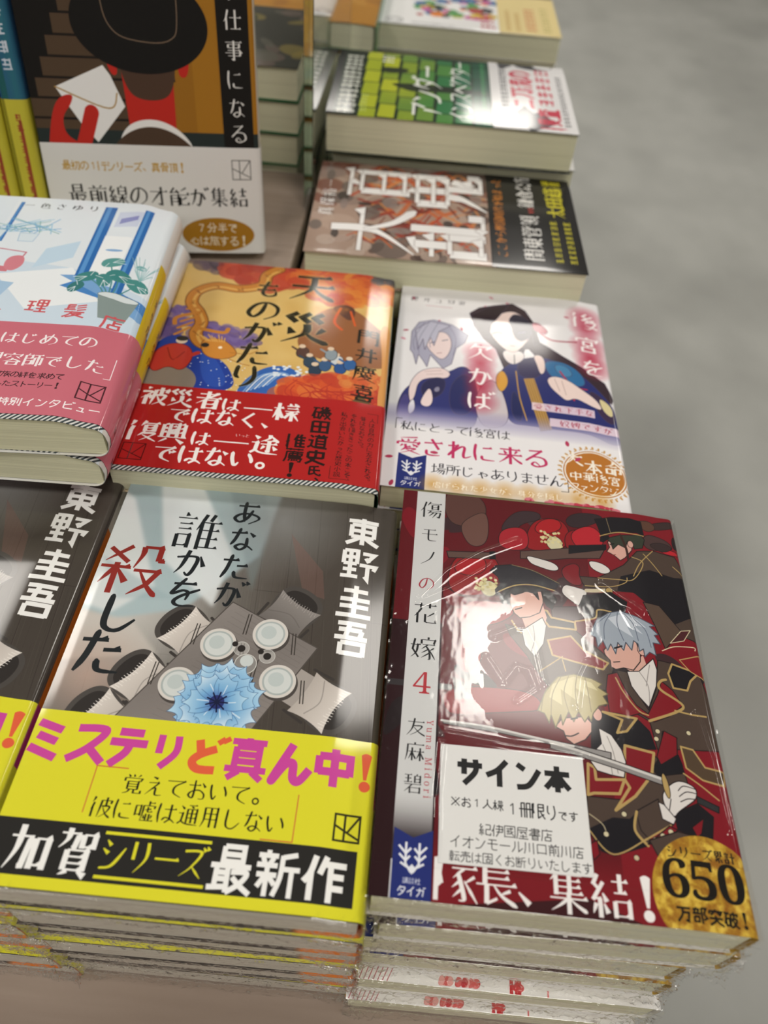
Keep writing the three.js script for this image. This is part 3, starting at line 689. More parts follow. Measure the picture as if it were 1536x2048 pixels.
  path(c, [49.7, 74.7, 57.7, 68.2], gold, 0.4);
  path(c, [57.6, 69.4, 58.4, 73.6], gold, 0.4);
  poly(c, [44.5, 54.3, 49.1, 52.4, 52.2, 47.9, 53.3, 53.2, 51.6, 59.4, 46.5, 61.3], skin, null, 0);
  poly(c, [44.3, 59.6, 51.7, 53.4, 52.9, 56.6, 51.6, 63.9, 48.3, 69.3, 45.2, 65.3], cloth, ln, 0.25);
  path(c, [48.3, 57.1, 48.6, 62.3, 47.3, 67.6], '#8f8a86', 0.25);
  poly(c, [40.0, 43.8, 44.9, 41.4, 49.7, 42.6, 52.5, 42.2, 52.3, 47.3, 50.9, 51.5, 47.3, 53.7, 43.9, 54.5, 41.9, 52.7, 41.1, 50.4, 40.2, 48.8, 40.9, 46.5], skin, ln, 0.3);
  poly(c, [36.7, 45.7, 40.2, 42.0, 44.4, 40.7, 49.7, 40.2, 55.4, 41.9, 57.3, 45.1, 55.4, 49.5, 53.5, 48.4, 52.4, 45.8, 51.9, 42.3, 50.4, 42.5, 50.9, 46.1, 48.9, 43.4, 46.6, 43.0, 44.9, 43.5, 42.2, 45.1, 40.9, 44.4, 40.1, 47.3, 41.1, 50.6, 39.3, 49.1, 37.9, 49.8], '#1c191c', ln, 0.3);
  poly(c, [33.6, 35.4, 35.7, 32.8, 41.7, 31.6, 49.4, 33.2, 54.6, 35.5, 58.7, 37.9, 57.3, 40.5, 52.6, 41.0, 49.1, 39.8, 43.2, 40.4, 40.2, 42.4, 37.3, 44.3, 35.8, 46.6, 35.4, 43.7, 37.3, 40.6, 36.4, 37.8], '#26232a', ln, 0.3);
  path(c, [36.7, 44.3, 40.2, 42.0, 44.4, 40.3, 49.7, 39.9, 56.6, 41.3], gold, 0.5);
  path(c, [41.7, 31.7, 49.4, 33.4, 58.6, 37.9], '#8a744e', 0.3);
  path(c, [42.8, 44.6, 45.4, 43.4], ln, 0.7);
  path(c, [42.4, 51.2, 44.6, 50.2], ln, 0.45);
  // silver-haired figure
  poly(c, [75.8, 71.0, 80.0, 71.7, 82.1, 80.3, 84.4, 84.6, 87.9, 76.7, 90.1, 65.6, 95.4, 66.2, 103.8, 68.3, 105.5, 76.4, 106.0, 89.4, 105.8, 95.4, 85.3, 97.7, 84.1, 88.5, 79.3, 85.7, 75.2, 75.8], coat, ln, 0.3);
  poly(c, [72.3, 73.2, 75.7, 72.0, 77.6, 77.9, 80.6, 83.3, 84.0, 85.9, 88.2, 78.4, 90.1, 73.5, 93.5, 76.4, 96.1, 81.4, 90.6, 86.1, 85.6, 88.5, 81.3, 86.1, 71.6, 89.9, 71.2, 78.7], red, ln, 0.3);
  path(c, [91.7, 72.7, 90.0, 73.4, 88.9, 75.3, 90.1, 77.3, 96.1, 81.3, 93.0, 84.3, 84.1, 88.3], gold, 0.9);
  path(c, [74.9, 74.1, 77.0, 79.2, 80.9, 85.0, 84.0, 86.4], gold, 0.5);
  poly(c, [94.9, 66.3, 103.9, 68.3, 100.5, 71.7, 98.7, 75.5, 93.9, 75.4, 93.0, 70.2], dark, gold, 0.7);
  path(c, [93.1, 83.6, 98.2, 84.1, 103.4, 84.1], gold, 0.6);
  poly(c, [87.7, 91.4, 92.1, 93.1, 90.4, 97.1, 86.3, 97.5], red, ln, 0.3);
  oval(c, 86.2, 91.6, 0.8, 0.8, '#cfc5a2', 0, ln, 0.15);
  oval(c, 85.4, 94.2, 0.8, 0.8, '#cfc5a2', 0, ln, 0.15);
  oval(c, 96.3, 90.8, 0.8, 0.8, '#cfc5a2', 0, ln, 0.15);
  oval(c, 97.9, 56.5, 0.8, 0.8, '#cfc5a2', 0, ln, 0.15);
  oval(c, 99.4, 54.3, 0.8, 0.8, '#cfc5a2', 0, ln, 0.15);
  poly(c, [95.7, 58.0, 100.6, 52.2, 104.1, 51.4, 101.0, 56.1], '#4a2024', '#cfc5a2', 0.3);
  path(c, [92.3, 61.6, 97.2, 59.1, 104.0, 58.3, 104.3, 59.5], '#cfc5a2', 0.4);
  poly(c, [98.0, 64.1, 105.6, 61.3, 105.5, 70.5, 101.1, 68.0], red, gold, 0.4);
  poly(c, [78.6, 70.1, 85.3, 64.3, 86.1, 68.6, 82.1, 72.1], skin, null, 0);
  poly(c, [79.0, 71.2, 83.1, 70.7, 88.6, 65.2, 89.3, 69.4, 88.2, 75.5, 84.6, 83.6, 82.0, 80.3, 79.8, 76.5], cloth, ln, 0.3);
  path(c, [83.1, 70.7, 85.4, 75.8, 85.0, 82.3], '#8f8a86', 0.25);
  path(c, [87.0, 67.8, 84.8, 75.9], '#8f8a86', 0.25);
  poly(c, [72.0, 64.0, 74.8, 60.5, 83.4, 58.2, 84.5, 63.8, 84.0, 67.0, 81.3, 70.5, 78.1, 70.0, 75.4, 70.9, 73.8, 70.1, 73.8, 67.7, 72.3, 65.8], skin, ln, 0.3);
  oval(c, 85.2, 62.2, 1.5, 2.2, skin, 0, ln, 0.2);
  poly(c, [67.8, 58.2, 70.7, 51.9, 75.6, 48.3, 79.7, 47.1, 85.2, 48.8, 91.1, 51.9, 89.2, 52.4, 91.8, 55.3, 90.4, 55.8, 92.0, 59.1, 89.5, 58.9, 89.9, 63.9, 87.8, 62.8, 85.9, 64.9, 85.8, 61.8, 84.3, 62.9, 84.2, 60.0, 82.8, 58.9, 81.7, 62.8, 80.0, 59.9, 78.9, 63.2, 77.2, 60.3, 76.0, 64.9, 74.7, 61.2, 73.3, 64.0, 72.1, 60.2, 70.1, 63.1, 69.8, 59.2], '#9aa4b0', '#4a505c', 0.35);
  poly(c, [74.8, 50.7, 80.8, 48.0, 85.0, 50.1, 88.0, 53.1, 83.6, 52.3, 86.5, 55.9, 81.2, 53.3, 82.9, 57.6, 77.7, 54.3], '#c2c9d2', null, 0);
  path(c, [76.1, 48.5, 73.3, 53.6, 72.7, 59.5], '#667080', 0.3);
  path(c, [78.5, 47.9, 77.9, 53.0, 79.4, 59.3], '#667080', 0.3);
  path(c, [80.8, 48.0, 83.6, 52.3, 84.5, 58.7], '#667080', 0.3);
  path(c, [82.9, 49.0, 87.4, 53.8, 88.6, 60.8], '#667080', 0.3);
  path(c, [74.9, 49.4, 70.5, 53.9, 69.0, 58.0], '#667080', 0.3);
  path(c, [75.9, 62.7, 78.4, 61.6], ln, 0.6);
  path(c, [74.9, 68.2, 77.0, 67.8], ln, 0.35);
  // fair-haired figure with the drawn blade
  poly(c, [65.4, 89.5, 69.8, 86.8, 74.0, 86.9, 80.0, 87.9, 83.6, 91.9, 84.8, 97.7, 64.5, 99.9], dark, ln, 0.3);
  poly(c, [69.3, 86.9, 80.0, 88.0, 76.3, 92.7, 73.2, 93.6, 75.3, 89.0], coat, gold, 0.8);
  poly(c, [61.8, 114.7, 69.4, 114.8, 74.5, 114.6, 83.5, 99.2, 86.4, 102.9, 92.2, 102.3, 92.8, 106.2, 93.4, 112.2, 87.6, 117.0, 78.9, 125.2, 78.2, 127.2, 68.0, 131.0, 61.3, 125.0], coat, ln, 0.3);
  poly(c, [85.0, 100.8, 91.5, 98.8, 92.3, 101.9, 92.2, 104.5, 84.2, 106.3, 82.7, 104.2], dark, ln, 0.3);
  poly(c, [88.2, 91.2, 92.0, 93.1, 91.2, 98.8, 85.6, 102.6, 84.7, 100.0], red, ln, 0.3);
  poly(c, [92.8, 95.8, 96.7, 96.3, 99.7, 101.5, 105.7, 102.2, 104.8, 106.7, 98.1, 105.7, 93.4, 102.6], '#51402f', gold, 0.6);
  path(c, [92.2, 104.5, 97.6, 107.9, 102.1, 111.3], gold, 0.5);
  poly(c, [75.1, 97.5, 83.9, 99.0, 82.2, 106.2, 76.4, 113.2, 70.0, 118.0, 75.0, 110.8, 73.7, 108.3], red, gold, 0.9);
  poly(c, [63.0, 104.7, 64.9, 105.7, 65.0, 109.4, 73.7, 108.5, 71.7, 113.0, 64.0, 113.6, 62.2, 114.3], red, gold, 0.9);
  poly(c, [67.4, 92.6, 71.2, 94.5, 73.9, 99.0, 74.8, 102.9, 73.7, 107.9, 69.8, 107.5, 65.6, 106.6, 63.8, 103.7, 64.9, 100.8, 67.8, 97.7], cloth, ln, 0.3);
  path(c, [69.8, 95.1, 71.1, 99.6, 72.0, 106.7], '#8f8a86', 0.25);
  path(c, [68.2, 98.1, 69.8, 103.4, 70.2, 107.4], '#8f8a86', 0.25);
  poly(c, [61.4, 124.2, 68.8, 120.2, 73.8, 120.1, 75.7, 118.3, 74.9, 124.0, 78.2, 127.2, 68.0, 131.0, 64.5, 130.2, 61.7, 125.4], dark, null, 0);
  path(c, [62.0, 119.9, 65.7, 122.6, 66.6, 125.7], '#b9ad8c', 0.3);
  path(c, [61.6, 124.6, 68.0, 130.6, 78.9, 124.8], gold, 0.45);
  poly(c, [75.8, 117.8, 83.1, 113.3, 83.6, 118.7, 86.6, 120.4, 78.5, 125.1, 76.7, 123.1], coat, ln, 0.3);
  path(c, [76.1, 117.8, 75.0, 123.2, 78.2, 127.2], gold, 0.8);
  path(c, [77.6, 125.7, 85.7, 120.7], gold, 0.5);
  poly(c, [78.2, 126.8, 85.3, 120.9, 87.6, 121.9, 81.2, 126.1], red, ln, 0.3);
  oval(c, 74.4, 130.9, 0.8, 0.8, '#cfc5a2', 0, ln, 0.15);
  oval(c, 80.5, 125.4, 0.8, 0.8, '#cfc5a2', 0, ln, 0.15);
  oval(c, 82.9, 124.0, 0.8, 0.8, '#cfc5a2', 0, ln, 0.15);
  oval(c, 85.4, 122.6, 0.8, 0.8, '#cfc5a2', 0, ln, 0.15);
  oval(c, 72.3, 118.9, 0.8, 0.8, '#cfc5a2', 0, ln, 0.15);
  oval(c, 66.4, 125.2, 0.8, 0.8, '#cfc5a2', 0, ln, 0.15);
  poly(c, [88.5, 116.5, 94.9, 113.3, 99.3, 116.6, 97.5, 124.1, 93.1, 123.3, 87.6, 121.9, 87.3, 118.7], dark, ln, 0.3);
  poly(c, [91.9, 120.6, 96.1, 117.4, 94.6, 122.0, 93.1, 123.3], red, ln, 0.3);
  poly(c, [78.8, 125.6, 87.5, 122.3, 93.1, 123.3, 91.3, 124.3, 85.9, 126.8, 80.6, 129.7], coat, ln, 0.3);
  poly(c, [61.0, 128.6, 63.6, 127.2, 64.0, 131.0, 62.2, 132.7], red, ln, 0.3);
  poly(c, [53.7, 93.7, 56.1, 90.6, 63.6, 89.2, 65.4, 91.2, 65.1, 94.2, 62.9, 97.0, 59.2, 99.0, 56.9, 97.3, 56.2, 94.9], skin, ln, 0.3);
  oval(c, 67.5, 88.0, 1.5, 2.2, skin, 0, ln, 0.2);
  poly(c, [48.4, 88.8, 51.5, 81.0, 55.5, 76.1, 61.0, 74.4, 66.8, 75.4, 70.0, 77.0, 68.7, 78.4, 71.7, 80.4, 70.0, 81.4, 71.3, 83.9, 68.3, 85.0, 66.2, 87.8, 65.3, 90.7, 64.6, 89.0, 63.2, 91.1, 61.5, 87.8, 59.7, 91.4, 58.3, 88.1, 56.1, 92.9, 55.7, 89.5, 53.8, 94.2, 52.6, 89.9, 51.9, 92.8, 50.5, 89.6], '#a79a66', '#5c5230', 0.35);
  poly(c, [53.7, 78.9, 60.9, 75.3, 66.6, 76.9, 68.5, 79.6, 64.4, 78.3, 66.1, 82.7, 61.1, 79.3, 61.8, 84.4, 56.3, 80.4, 56.4, 86.1, 52.4, 83.7], '#c4b986', null, 0);
  path(c, [56.6, 76.0, 53.5, 82.5, 52.6, 89.9], '#7c6f40', 0.3);
  path(c, [59.3, 75.0, 57.3, 81.4, 58.3, 88.1], '#7c6f40', 0.3);
  path(c, [62.0, 74.7, 61.0, 81.0, 61.5, 87.8], '#7c6f40', 0.3);
  path(c, [64.6, 75.3, 65.2, 80.5, 65.6, 87.3], '#7c6f40', 0.3);
  path(c, [55.5, 76.4, 50.9, 82.8, 49.5, 89.1], '#7c6f40', 0.3);
  path(c, [59.0, 90.6, 60.8, 90.0], ln, 0.6);
  path(c, [56.5, 96.4, 58.7, 96.3, 60.9, 95.1], ln, 0.4);
  // blade, guard, glove
  poly(c, [18.0, 95.3, 31.3, 95.8, 46.5, 97.8, 61.6, 99.3, 70.5, 100.4, 70.3, 102.5, 56.5, 100.4, 36.4, 97.8, 18.6, 96.6], '#8f8c8a', ln, 0.25);
  poly(c, [51.8, 98.5, 58.4, 99.7, 72.5, 103.1, 85.8, 106.5, 85.1, 108.9, 72.2, 105.5, 58.2, 102.2, 51.7, 101.1], '#8f8c8a', ln, 0.25);
  path(c, [51.8, 99.2, 58.3, 100.4, 72.4, 103.7, 85.8, 107.2], '#cfccc8', 0.8);
  path(c, [18.0, 95.6, 31.3, 96.0, 46.5, 98.0, 59.0, 99.6], '#cfccc8', 0.7);
  poly(c, [95.1, 111.0, 101.7, 113.3, 101.3, 115.2, 95.0, 113.1], '#2c2e30', ln, 0.3);
  blob(c, [85.1, 110.5, 89.2, 107.1, 92.2, 107.1, 95.5, 108.6, 95.1, 111.7, 92.8, 113.6, 88.5, 116.6, 87.4, 118.3, 85.4, 117.3, 84.3, 113.2], cloth, ln, 0.3);
  path(c, [89.6, 110.1, 91.5, 108.5, 95.3, 109.0], ln, 0.25);
  path(c, [89.7, 111.8, 92.1, 110.2, 95.1, 110.3], ln, 0.25);
  path(c, [89.8, 113.4, 92.1, 112.3, 94.3, 112.1], ln, 0.25);
  path(c, [87.0, 112.9, 86.0, 116.3], ln, 0.25);
  poly(c, [83.0, 114.2, 84.6, 114.8, 87.6, 118.7, 86.6, 120.4, 83.5, 119.1], cloth, ln, 0.25);
  oval(c, 86.1, 109.0, 0.9, 3.8, gold, -0.1, ln, 0.2);
  rect(c, 0, 82.8, 21, 2.2, '#8b8785'); poly(c, [21, 80, 26, 82, 24.5, 84, 28, 87, 22, 88], '#77716f');
  rect(c, 0, 60, 17, 90, 'rgba(20,16,18,.72)'); 
  // strip, lettering, publisher's tag
  rect(c, 5.4, -1, 11, 150, '#cfd0d0'); c.fillStyle = ramp(c, 0, 118, 0, 132, '#cfd0d000', '#3a3234'); c.fillRect(5.4, 118, 11, 20);
  const S = { k: 'm', w: 0.085, c: '#1c1c1e' };
  [['傷', 9, 8.4], ['モ', 21.5, 6.6], ['ノ', 32.4, 6.6], ['花', 56.5, 8.6], ['嫁', 70.4, 8.8]].forEach(([s, y, z]) => text(c, s, 11 - z / 2, y, z, S)); text(c, 'の', 7.9, 44, 6, { ...S, c: '#9c2b38' });
  text(c, '4', 7.2, 83.4, 8, { c: '#b0303a', fs: 1.35 });
  [['友', 98.6], ['麻', 106.6], ['碧', 116.6]].forEach(([s, y]) => text(c, s, 7.2, y, 6, S));
  c.save(); c.translate(15, 96); c.rotate(Math.PI / 2); c.font = '2.7px serif'; c.fillStyle = '#b0404a'; c.textBaseline = 'middle'; let q = 0; for (const ch of 'Yuma Midori') { c.fillText(ch, q, 0); q += ch === ' ' ? 1.6 : c.measureText(ch).width + 0.75; } c.restore();
  antlerTag(c, 5.8, 129.4, 11, 19);
  c.fillStyle = ramp(c, 0, 130, 0, 140, '#7c182000', '#7c1820ee'); c.fillRect(17, 130, 64, 18); poly(c, [24, 148, 60, 143, 74, 148], 'rgba(30,20,22,.7)');
  [['隊', 23.6, 12], ['長', 34.6, 12], ['、', 45.5, 12], ['集', 54.3, 12], ['結', 66.2, 12]].forEach(([s, x, z]) => text(c, s, x - z / 2, 141.6, z, { k: 'm', w: 0.115, c: '#efecea' })); text(c, '！', 71, 141.6, 11, { c: '#efecea', sx: 0.9 });
  c.save(); c.beginPath(); c.rect(0, 0, 125, 148); c.clip(); oval(c, 94, 139, 16.2, 16.2, '#b58f2c');
  c.beginPath(); c.arc(94, 139, 16.2, 0, 7); c.clip(); for (let i = 0; i < 900; i++) { const x = 77 + rnd() * 34, y = 122 + rnd() * 27, l = fbm(x * 0.5, y * 0.5); oval(c, x, y, 0.5 + rnd(), 0.4 + rnd() * 0.7, l > 0.5 ? 'rgba(226,196,84,.35)' : 'rgba(140,92,26,.3)', rnd() * 3); }
  c.restore();
  text(c, 'シリーズ累計', 83.2, 128, 3.3, { k: 'b', w: 0.13, c: '#1d1812' });
  c.fillStyle = '#17130e'; c.font = '15.4px serif'; c.textAlign = 'center'; c.textBaseline = 'alphabetic';
  for (const [ch, x] of [['6', 84.6], ['5', 92.6], ['0', 100.6]]) { c.save(); c.translate(x, 140.6); c.scale(1.06, 1); c.font = 'bold 14.4px serif'; c.fillText(ch, 0, 0); c.restore(); }
  text(c, '万部突破', 83.4, 144.2, 4.2, { k: 'g', w: 0.14, c: '#17130e', g: 4.4 }); text(c, '！', 100.6, 144.2, 4, { c: '#17130e' });
  rect(c, 106, 0, 20, 130, '#241c1d'); rect(c, 106, 130, 20, 18, '#b58f2c');
}
function coverOldStock(c) {                                        // the paler copies at the bottom: white with red print along the edge
  rect(c, 0, 0, 125, 148, '#e9e7e4');
  for (let i = 0; i < 7; i++) path(c, [1 + i * 1.6, 147.8, 3 + i * 1.7, 142], '#a8404a', 0.25);
  for (let i = 0; i < 16; i++) { const x = 26 + rnd() * 16; blob(c, [x, 147.5, x + 1, 144, x + 3, 145.5, x + 2, 147.6], ['#b8262c', '#d05a58', '#e0a09a'][i % 3]); }
  poly(c, [53, 148, 53, 142, 57, 142, 57, 148], '#c02a2e'); rect(c, 54.2, 142, 0.6, 6, '#e9e7e4'); oval(c, 56, 146, 2, 1.4, '#c9383a'); rect(c, 66, 146, 0.5, 2, '#d06060');
}
function noticeCard(c) {
  rect(c, 0, 0, 43.2, 34.4, '#dcdcda'); const G = (s, x, y, z, w, g) => text(c, s, x, y, z, { k: 'g', w, g: g || z * 1.03, c: '#1d1d1f' });
  text(c, 'サイン本', 4.6, 7.6, 8.4, { k: 'g', w: 0.2, g: 8.7, c: '#161617' });
  G('※お1人様', 3.1, 17.1, 3.1, 0.1, 3.1); text(c, '1冊限り', 19.3, 17.7, 4.5, { k: 'g', w: 0.1, sx: 0.86, g: 3.75, c: '#1d1d1f' }); G('です', 34.4, 18.3, 2.9, 0.1, 3);
  G('紀伊國屋書店', 11.4, 24.3, 3.5, 0.075, 3.52); G('イオンモール川口前川店', 3.2, 28.2, 3.35, 0.075, 3.45); G('転売は固くお断りいたします', 3, 32.2, 3.05, 0.075, 3.08);
}

// ---- tales of disaster: dragon, volcano and wave on gold
function coverDisaster(c) {
  rect(c, 0, 0, 125, 148, '#dcb970');
  for (let i = 0; i < 300; i++) glow(c, rnd() * 105, rnd() * 110, 3 + rnd() * 6, ['#e2c27e30', '#c79a5030'][i % 2]);
  const cloud = (x, y, s, cols, n = 26, fy = 0.6) => { c.globalAlpha = 0.62; n *= 2; for (let i = 0; i < n; i++) { const a = rnd() * 6.3, r = Math.sqrt(rnd()) * s; oval(c, x + Math.cos(a) * r, y + Math.sin(a) * r * fy, s * (0.16 + rnd() * 0.16), s * (0.13 + rnd() * 0.13), cols[i % cols.length], rnd()); } c.globalAlpha = 1; };
  cloud(18, -1, 17, ['#5b4a58', '#6d5a68', '#4c3f4c']); cloud(44, 4, 24, ['#b8402c', '#c9553a', '#a83a2c'], 34); cloud(78, 9, 27, ['#c8482a', '#d8702f', '#b83c28', '#dc8a3c'], 44); cloud(92, 14, 16, ['#d8702f', '#e08a3a', '#c05028'], 26); cloud(101, 1, 9, ['#4a4648', '#3c3a3c']);
  cloud(10, 58, 15, ['#6a5590', '#7a66a0', '#5a4880']); cloud(30, 62, 15, ['#6f5b98', '#5e4c88', '#7c6aa4'], 30); cloud(4, 44, 7, ['#7a66a0', '#6a5590']);
  blob(c, [66, 40, 76, 30, 86, 30, 98, 42, 108, 52, 108, 76, 60, 70], '#96603a'); blob(c, [75, 31, 82, 27, 88, 31, 86, 42, 80, 36], '#5c3a2c'); path(c, [80, 31, 78, 42, 82, 48], '#d8602c', 1.4); path(c, [85, 33, 88, 44], '#d8602c', 1.1);
  for (let i = 0; i < 26; i++) glow(c, 68 + rnd() * 34, 14 + rnd() * 20, 2 + rnd() * 3.5, '#e8963c66');
  blob(c, [-4, 76, 6, 60, 16, 66, 26, 74, 36, 82, 42, 100, -4, 102], '#24409a'); blob(c, [2, 72, 10, 68, 14, 78, 4, 80], '#1b2f78'); blob(c, [20, 70, 30, 78, 38, 96, 26, 96], '#2c50ac');
  for (let i = 0; i < 60; i++) oval(c, 16 + rnd() * 28, 74 + rnd() * 24, 0.3, 0.3, '#dfe8f2');
  blob(c, [40, 102, 44, 88, 52, 79, 62, 78, 70, 86, 68, 94, 60, 88, 56, 93, 60, 102], '#3566b4'); for (let i = 0; i < 7; i++) path(c, [44 + i * 1.6, 98 - i, 50 + i * 1.6, 86 - i * 0.4, 60 + i * 1.2, 83 + i, 66, 89 + i * 0.4], i % 2 ? '#d9e6f0' : '#7fa8d8', 0.7);
  for (let i = 0; i < 30; i++) oval(c, 54 + rnd() * 16, 78 + rnd() * 7, 0.8, 0.7, '#e4ecf2');
  blob(c, [-2, 92, 6, 82, 18, 84, 24, 92, 22, 102, -2, 102], '#8f8478');
  const body = [46, 2, 41, 8, 40, 17, 30, 22, 18, 21, 10, 27, 9, 36, 14, 44, 17, 52, 16, 60, 20, 67, 28, 70];
  path(c, body, '#7a4a20', 6.6); path(c, body, '#c98434', 5.6); path(c, body.map((v, i) => v + (i % 2 ? 0.9 : 1.1)), '#e0ac58', 1.5);
  for (let i = 0; i < 5; i++) { path(c, [14 - i * 0.4, 40 + i * 4, 8 - i * 0.3, 42 + i * 5], '#c98434', 1.4); }
  for (let i = 0; i < 40; i++) { const k = Math.floor(rnd() * 11) * 2; path(c, [body[k] - 2 + rnd() * 4, body[k + 1] - 2 + rnd() * 4, body[k] + rnd() * 3 - 1, body[k + 1] + 1.5], '#9a5e24', 0.35); }
  path(c, [16, 56, 28, 58, 30, 55], '#c98434', 2.2); path(c, [14, 44, 5, 49, 5, 54], '#c98434', 2.2);
  blob(c, [19, 64, 28, 62, 35, 68, 38, 74, 30, 78, 22, 75], '#cf8a38', '#7a4a20', 0.4); for (let i = 0; i < 9; i++) path(c, [22 + i, 65, 17 + i * 1.6, 60 + (i % 3)], '#e2b060', 0.5); oval(c, 29, 69, 0.9, 0.9, '#fff4d8'); path(c, [34, 72, 42, 72, 46, 69], '#b87a34', 0.5); path(c, [33, 76, 40, 79, 44, 80], '#b87a34', 0.5);
  blob(c, [1, 74, 7, 68, 15, 69, 19, 77, 16, 88, 9, 84, 4, 90, 0, 84], '#c23a2e', '#7a2018', 0.4); path(c, [6, 72, 10, 80, 14, 74], '#8a2018', 0.5); oval(c, 11, 66, 2.6, 2.4, '#e8d8c0'); oval(c, 11, 64.6, 2.8, 1.8, '#2c2826'); path(c, [12, 80, 20, 74], '#c23a2e', 2.4); oval(c, 22, 68, 1.8, 1.6, '#2c2826');
  [[66, 66, '#5a3f36'], [70, 72, '#34485a'], [73, 78, '#2f3f52'], [77, 74, '#3a5c86'], [82, 70, '#cfd4d6'], [84, 75, '#2d5590'], [88, 72, '#34629c'], [79, 66, '#8d9aa2']].forEach(([x, y, k]) => { blob(c, [x - 2.6, y - 2, x + 2.4, y - 2.4, x + 3, y + 3, x + 0.6, y + 6, x - 3, y + 4], k, '#23201e', 0.25); oval(c, x - 0.6, y - 3, 1.5, 1.4, '#e2cbb0'); path(c, [x - 2.4, y, x - 5, y - 2], k, 1.1); });
  cloud(84, 96, 25, ['#c8432a', '#d8602f', '#b8382a', '#de7a3c'], 60, 0.5); cloud(96, 84, 11, ['#cf5a30', '#dc8a48']); for (let i = 0; i < 24; i++) path(c, [62 + rnd() * 42, 104 - rnd() * 4, 60 + rnd() * 44, 94 + rnd() * 4, 64 + rnd() * 40, 86 + rnd() * 8], '#b8382a', 0.5);
  blob(c, [99, 40, 106, 40, 106, 100, 101, 100, 103, 70], '#d89a54');
  poly(c, [88, 101, 94, 93, 105, 102, 96, 99, 90, 103], '#6b5434');
  const B = { k: 'b', w: 0.135, c: '#26220f' }; c.shadowColor = 'rgba(236,214,150,.8)'; c.shadowBlur = 8;
  text(c, '天', 53, 16, 24, { ...B, w: 0.14 }); text(c, '災', 53, 49, 25, { ...B, w: 0.15 });
  [['も', 43.3, 20.3, 14], ['の', 43.8, 38, 16.5], ['が', 44.8, 55, 17], ['た', 44.6, 71.7, 16], ['り', 43.3, 87, 15]].forEach(([s, x, y, z]) => text(c, s, x - z / 2, y, z, B)); c.shadowBlur = 0;
  [['門', 51.5], ['井', 64.7], ['慶', 78], ['喜', 91]].forEach(([s, y]) => text(c, s, 89.4, y, 11, { k: 'b', w: 0.12, c: '#1d180c' }));
  c.save(); c.translate(0, 145.2); hatch(c, 125, 2.8); c.restore();
  rect(c, 105.5, 0, 20, 148, '#1f4a36');
}
function bandDisaster(c) {
  const y0 = 145.6 - 48; c.translate(0, -y0); rect(c, 0, y0, 125, 60, '#b01f1e');
  const T = (s, x, y, z) => text(c, s, x, y, z, { k: 'm', w: 0.155, c: '#f4efec', g: z * 0.98 });
  T('被災者', 2.6, 104.8, 11.6); T('は', 37, 106.6, 8.2); rect(c, 46.4, 107.4, 12, 0.7, '#f4efec'); T('様', 58.6, 108, 11.4);
  T('ではなく、', 16.6, 115, 9.6); T('復興', 3.4, 126, 12); T('は', 28.6, 128, 8.2); rect(c, 38, 128.4, 14, 0.7, '#f4efec'); T('途', 52.6, 128.4, 11.6); T('ではない。', 15.6, 137.4, 10.2); text(c, 'いっと', 46, 124.4, 1.9, { k: 'm', w: 0.12, c: '#f0d8d4' });
  const K = { k: 'g', w: 0.14, c: '#26100d', v: 1 };
  text(c, '磯田道史', 79.2, 102.6, 8.4, { ...K, g: 8.7 }); text(c, '氏、', 79.4, 137.5, 5.6, K); text(c, '推薦', 70.6, 120.6, 8, { ...K, g: 8.2 }); text(c, '！', 66.6, 141, 7.4, { c: '#26100d' });
  const k = { k: 'g', w: 0.085, c: '#2c120e', v: 1 };
  text(c, '人は自然の力に左右される。', 100.4, 106.2, 2.75, { ...k, g: 2.9 }); text(c, '昔はなおさら。', 96.4, 106, 2.75, { ...k, g: 2.9 }); text(c, 'それを描ききったこの本こそ、', 92.4, 105.4, 2.75, { ...k, g: 2.86 }); text(c, '私が出会いたかった歴史小説', 88.4, 105, 2.75, { ...k, g: 2.9 });
  c.strokeStyle = '#5a1512'; c.lineWidth = 0.25; c.beginPath(); c.moveTo(98, 103.6); c.lineTo(102.6, 103.6); c.lineTo(102.6, 109); c.moveTo(85.6, 137); c.lineTo(85.6, 143.6); c.lineTo(93, 143.6); c.stroke();
  squareMark(c, 3.4, 133.4, 8.8, '#4f0f0d', 0.4); rect(c, 105.6, y0, 20, 60, '#8f1817');
}

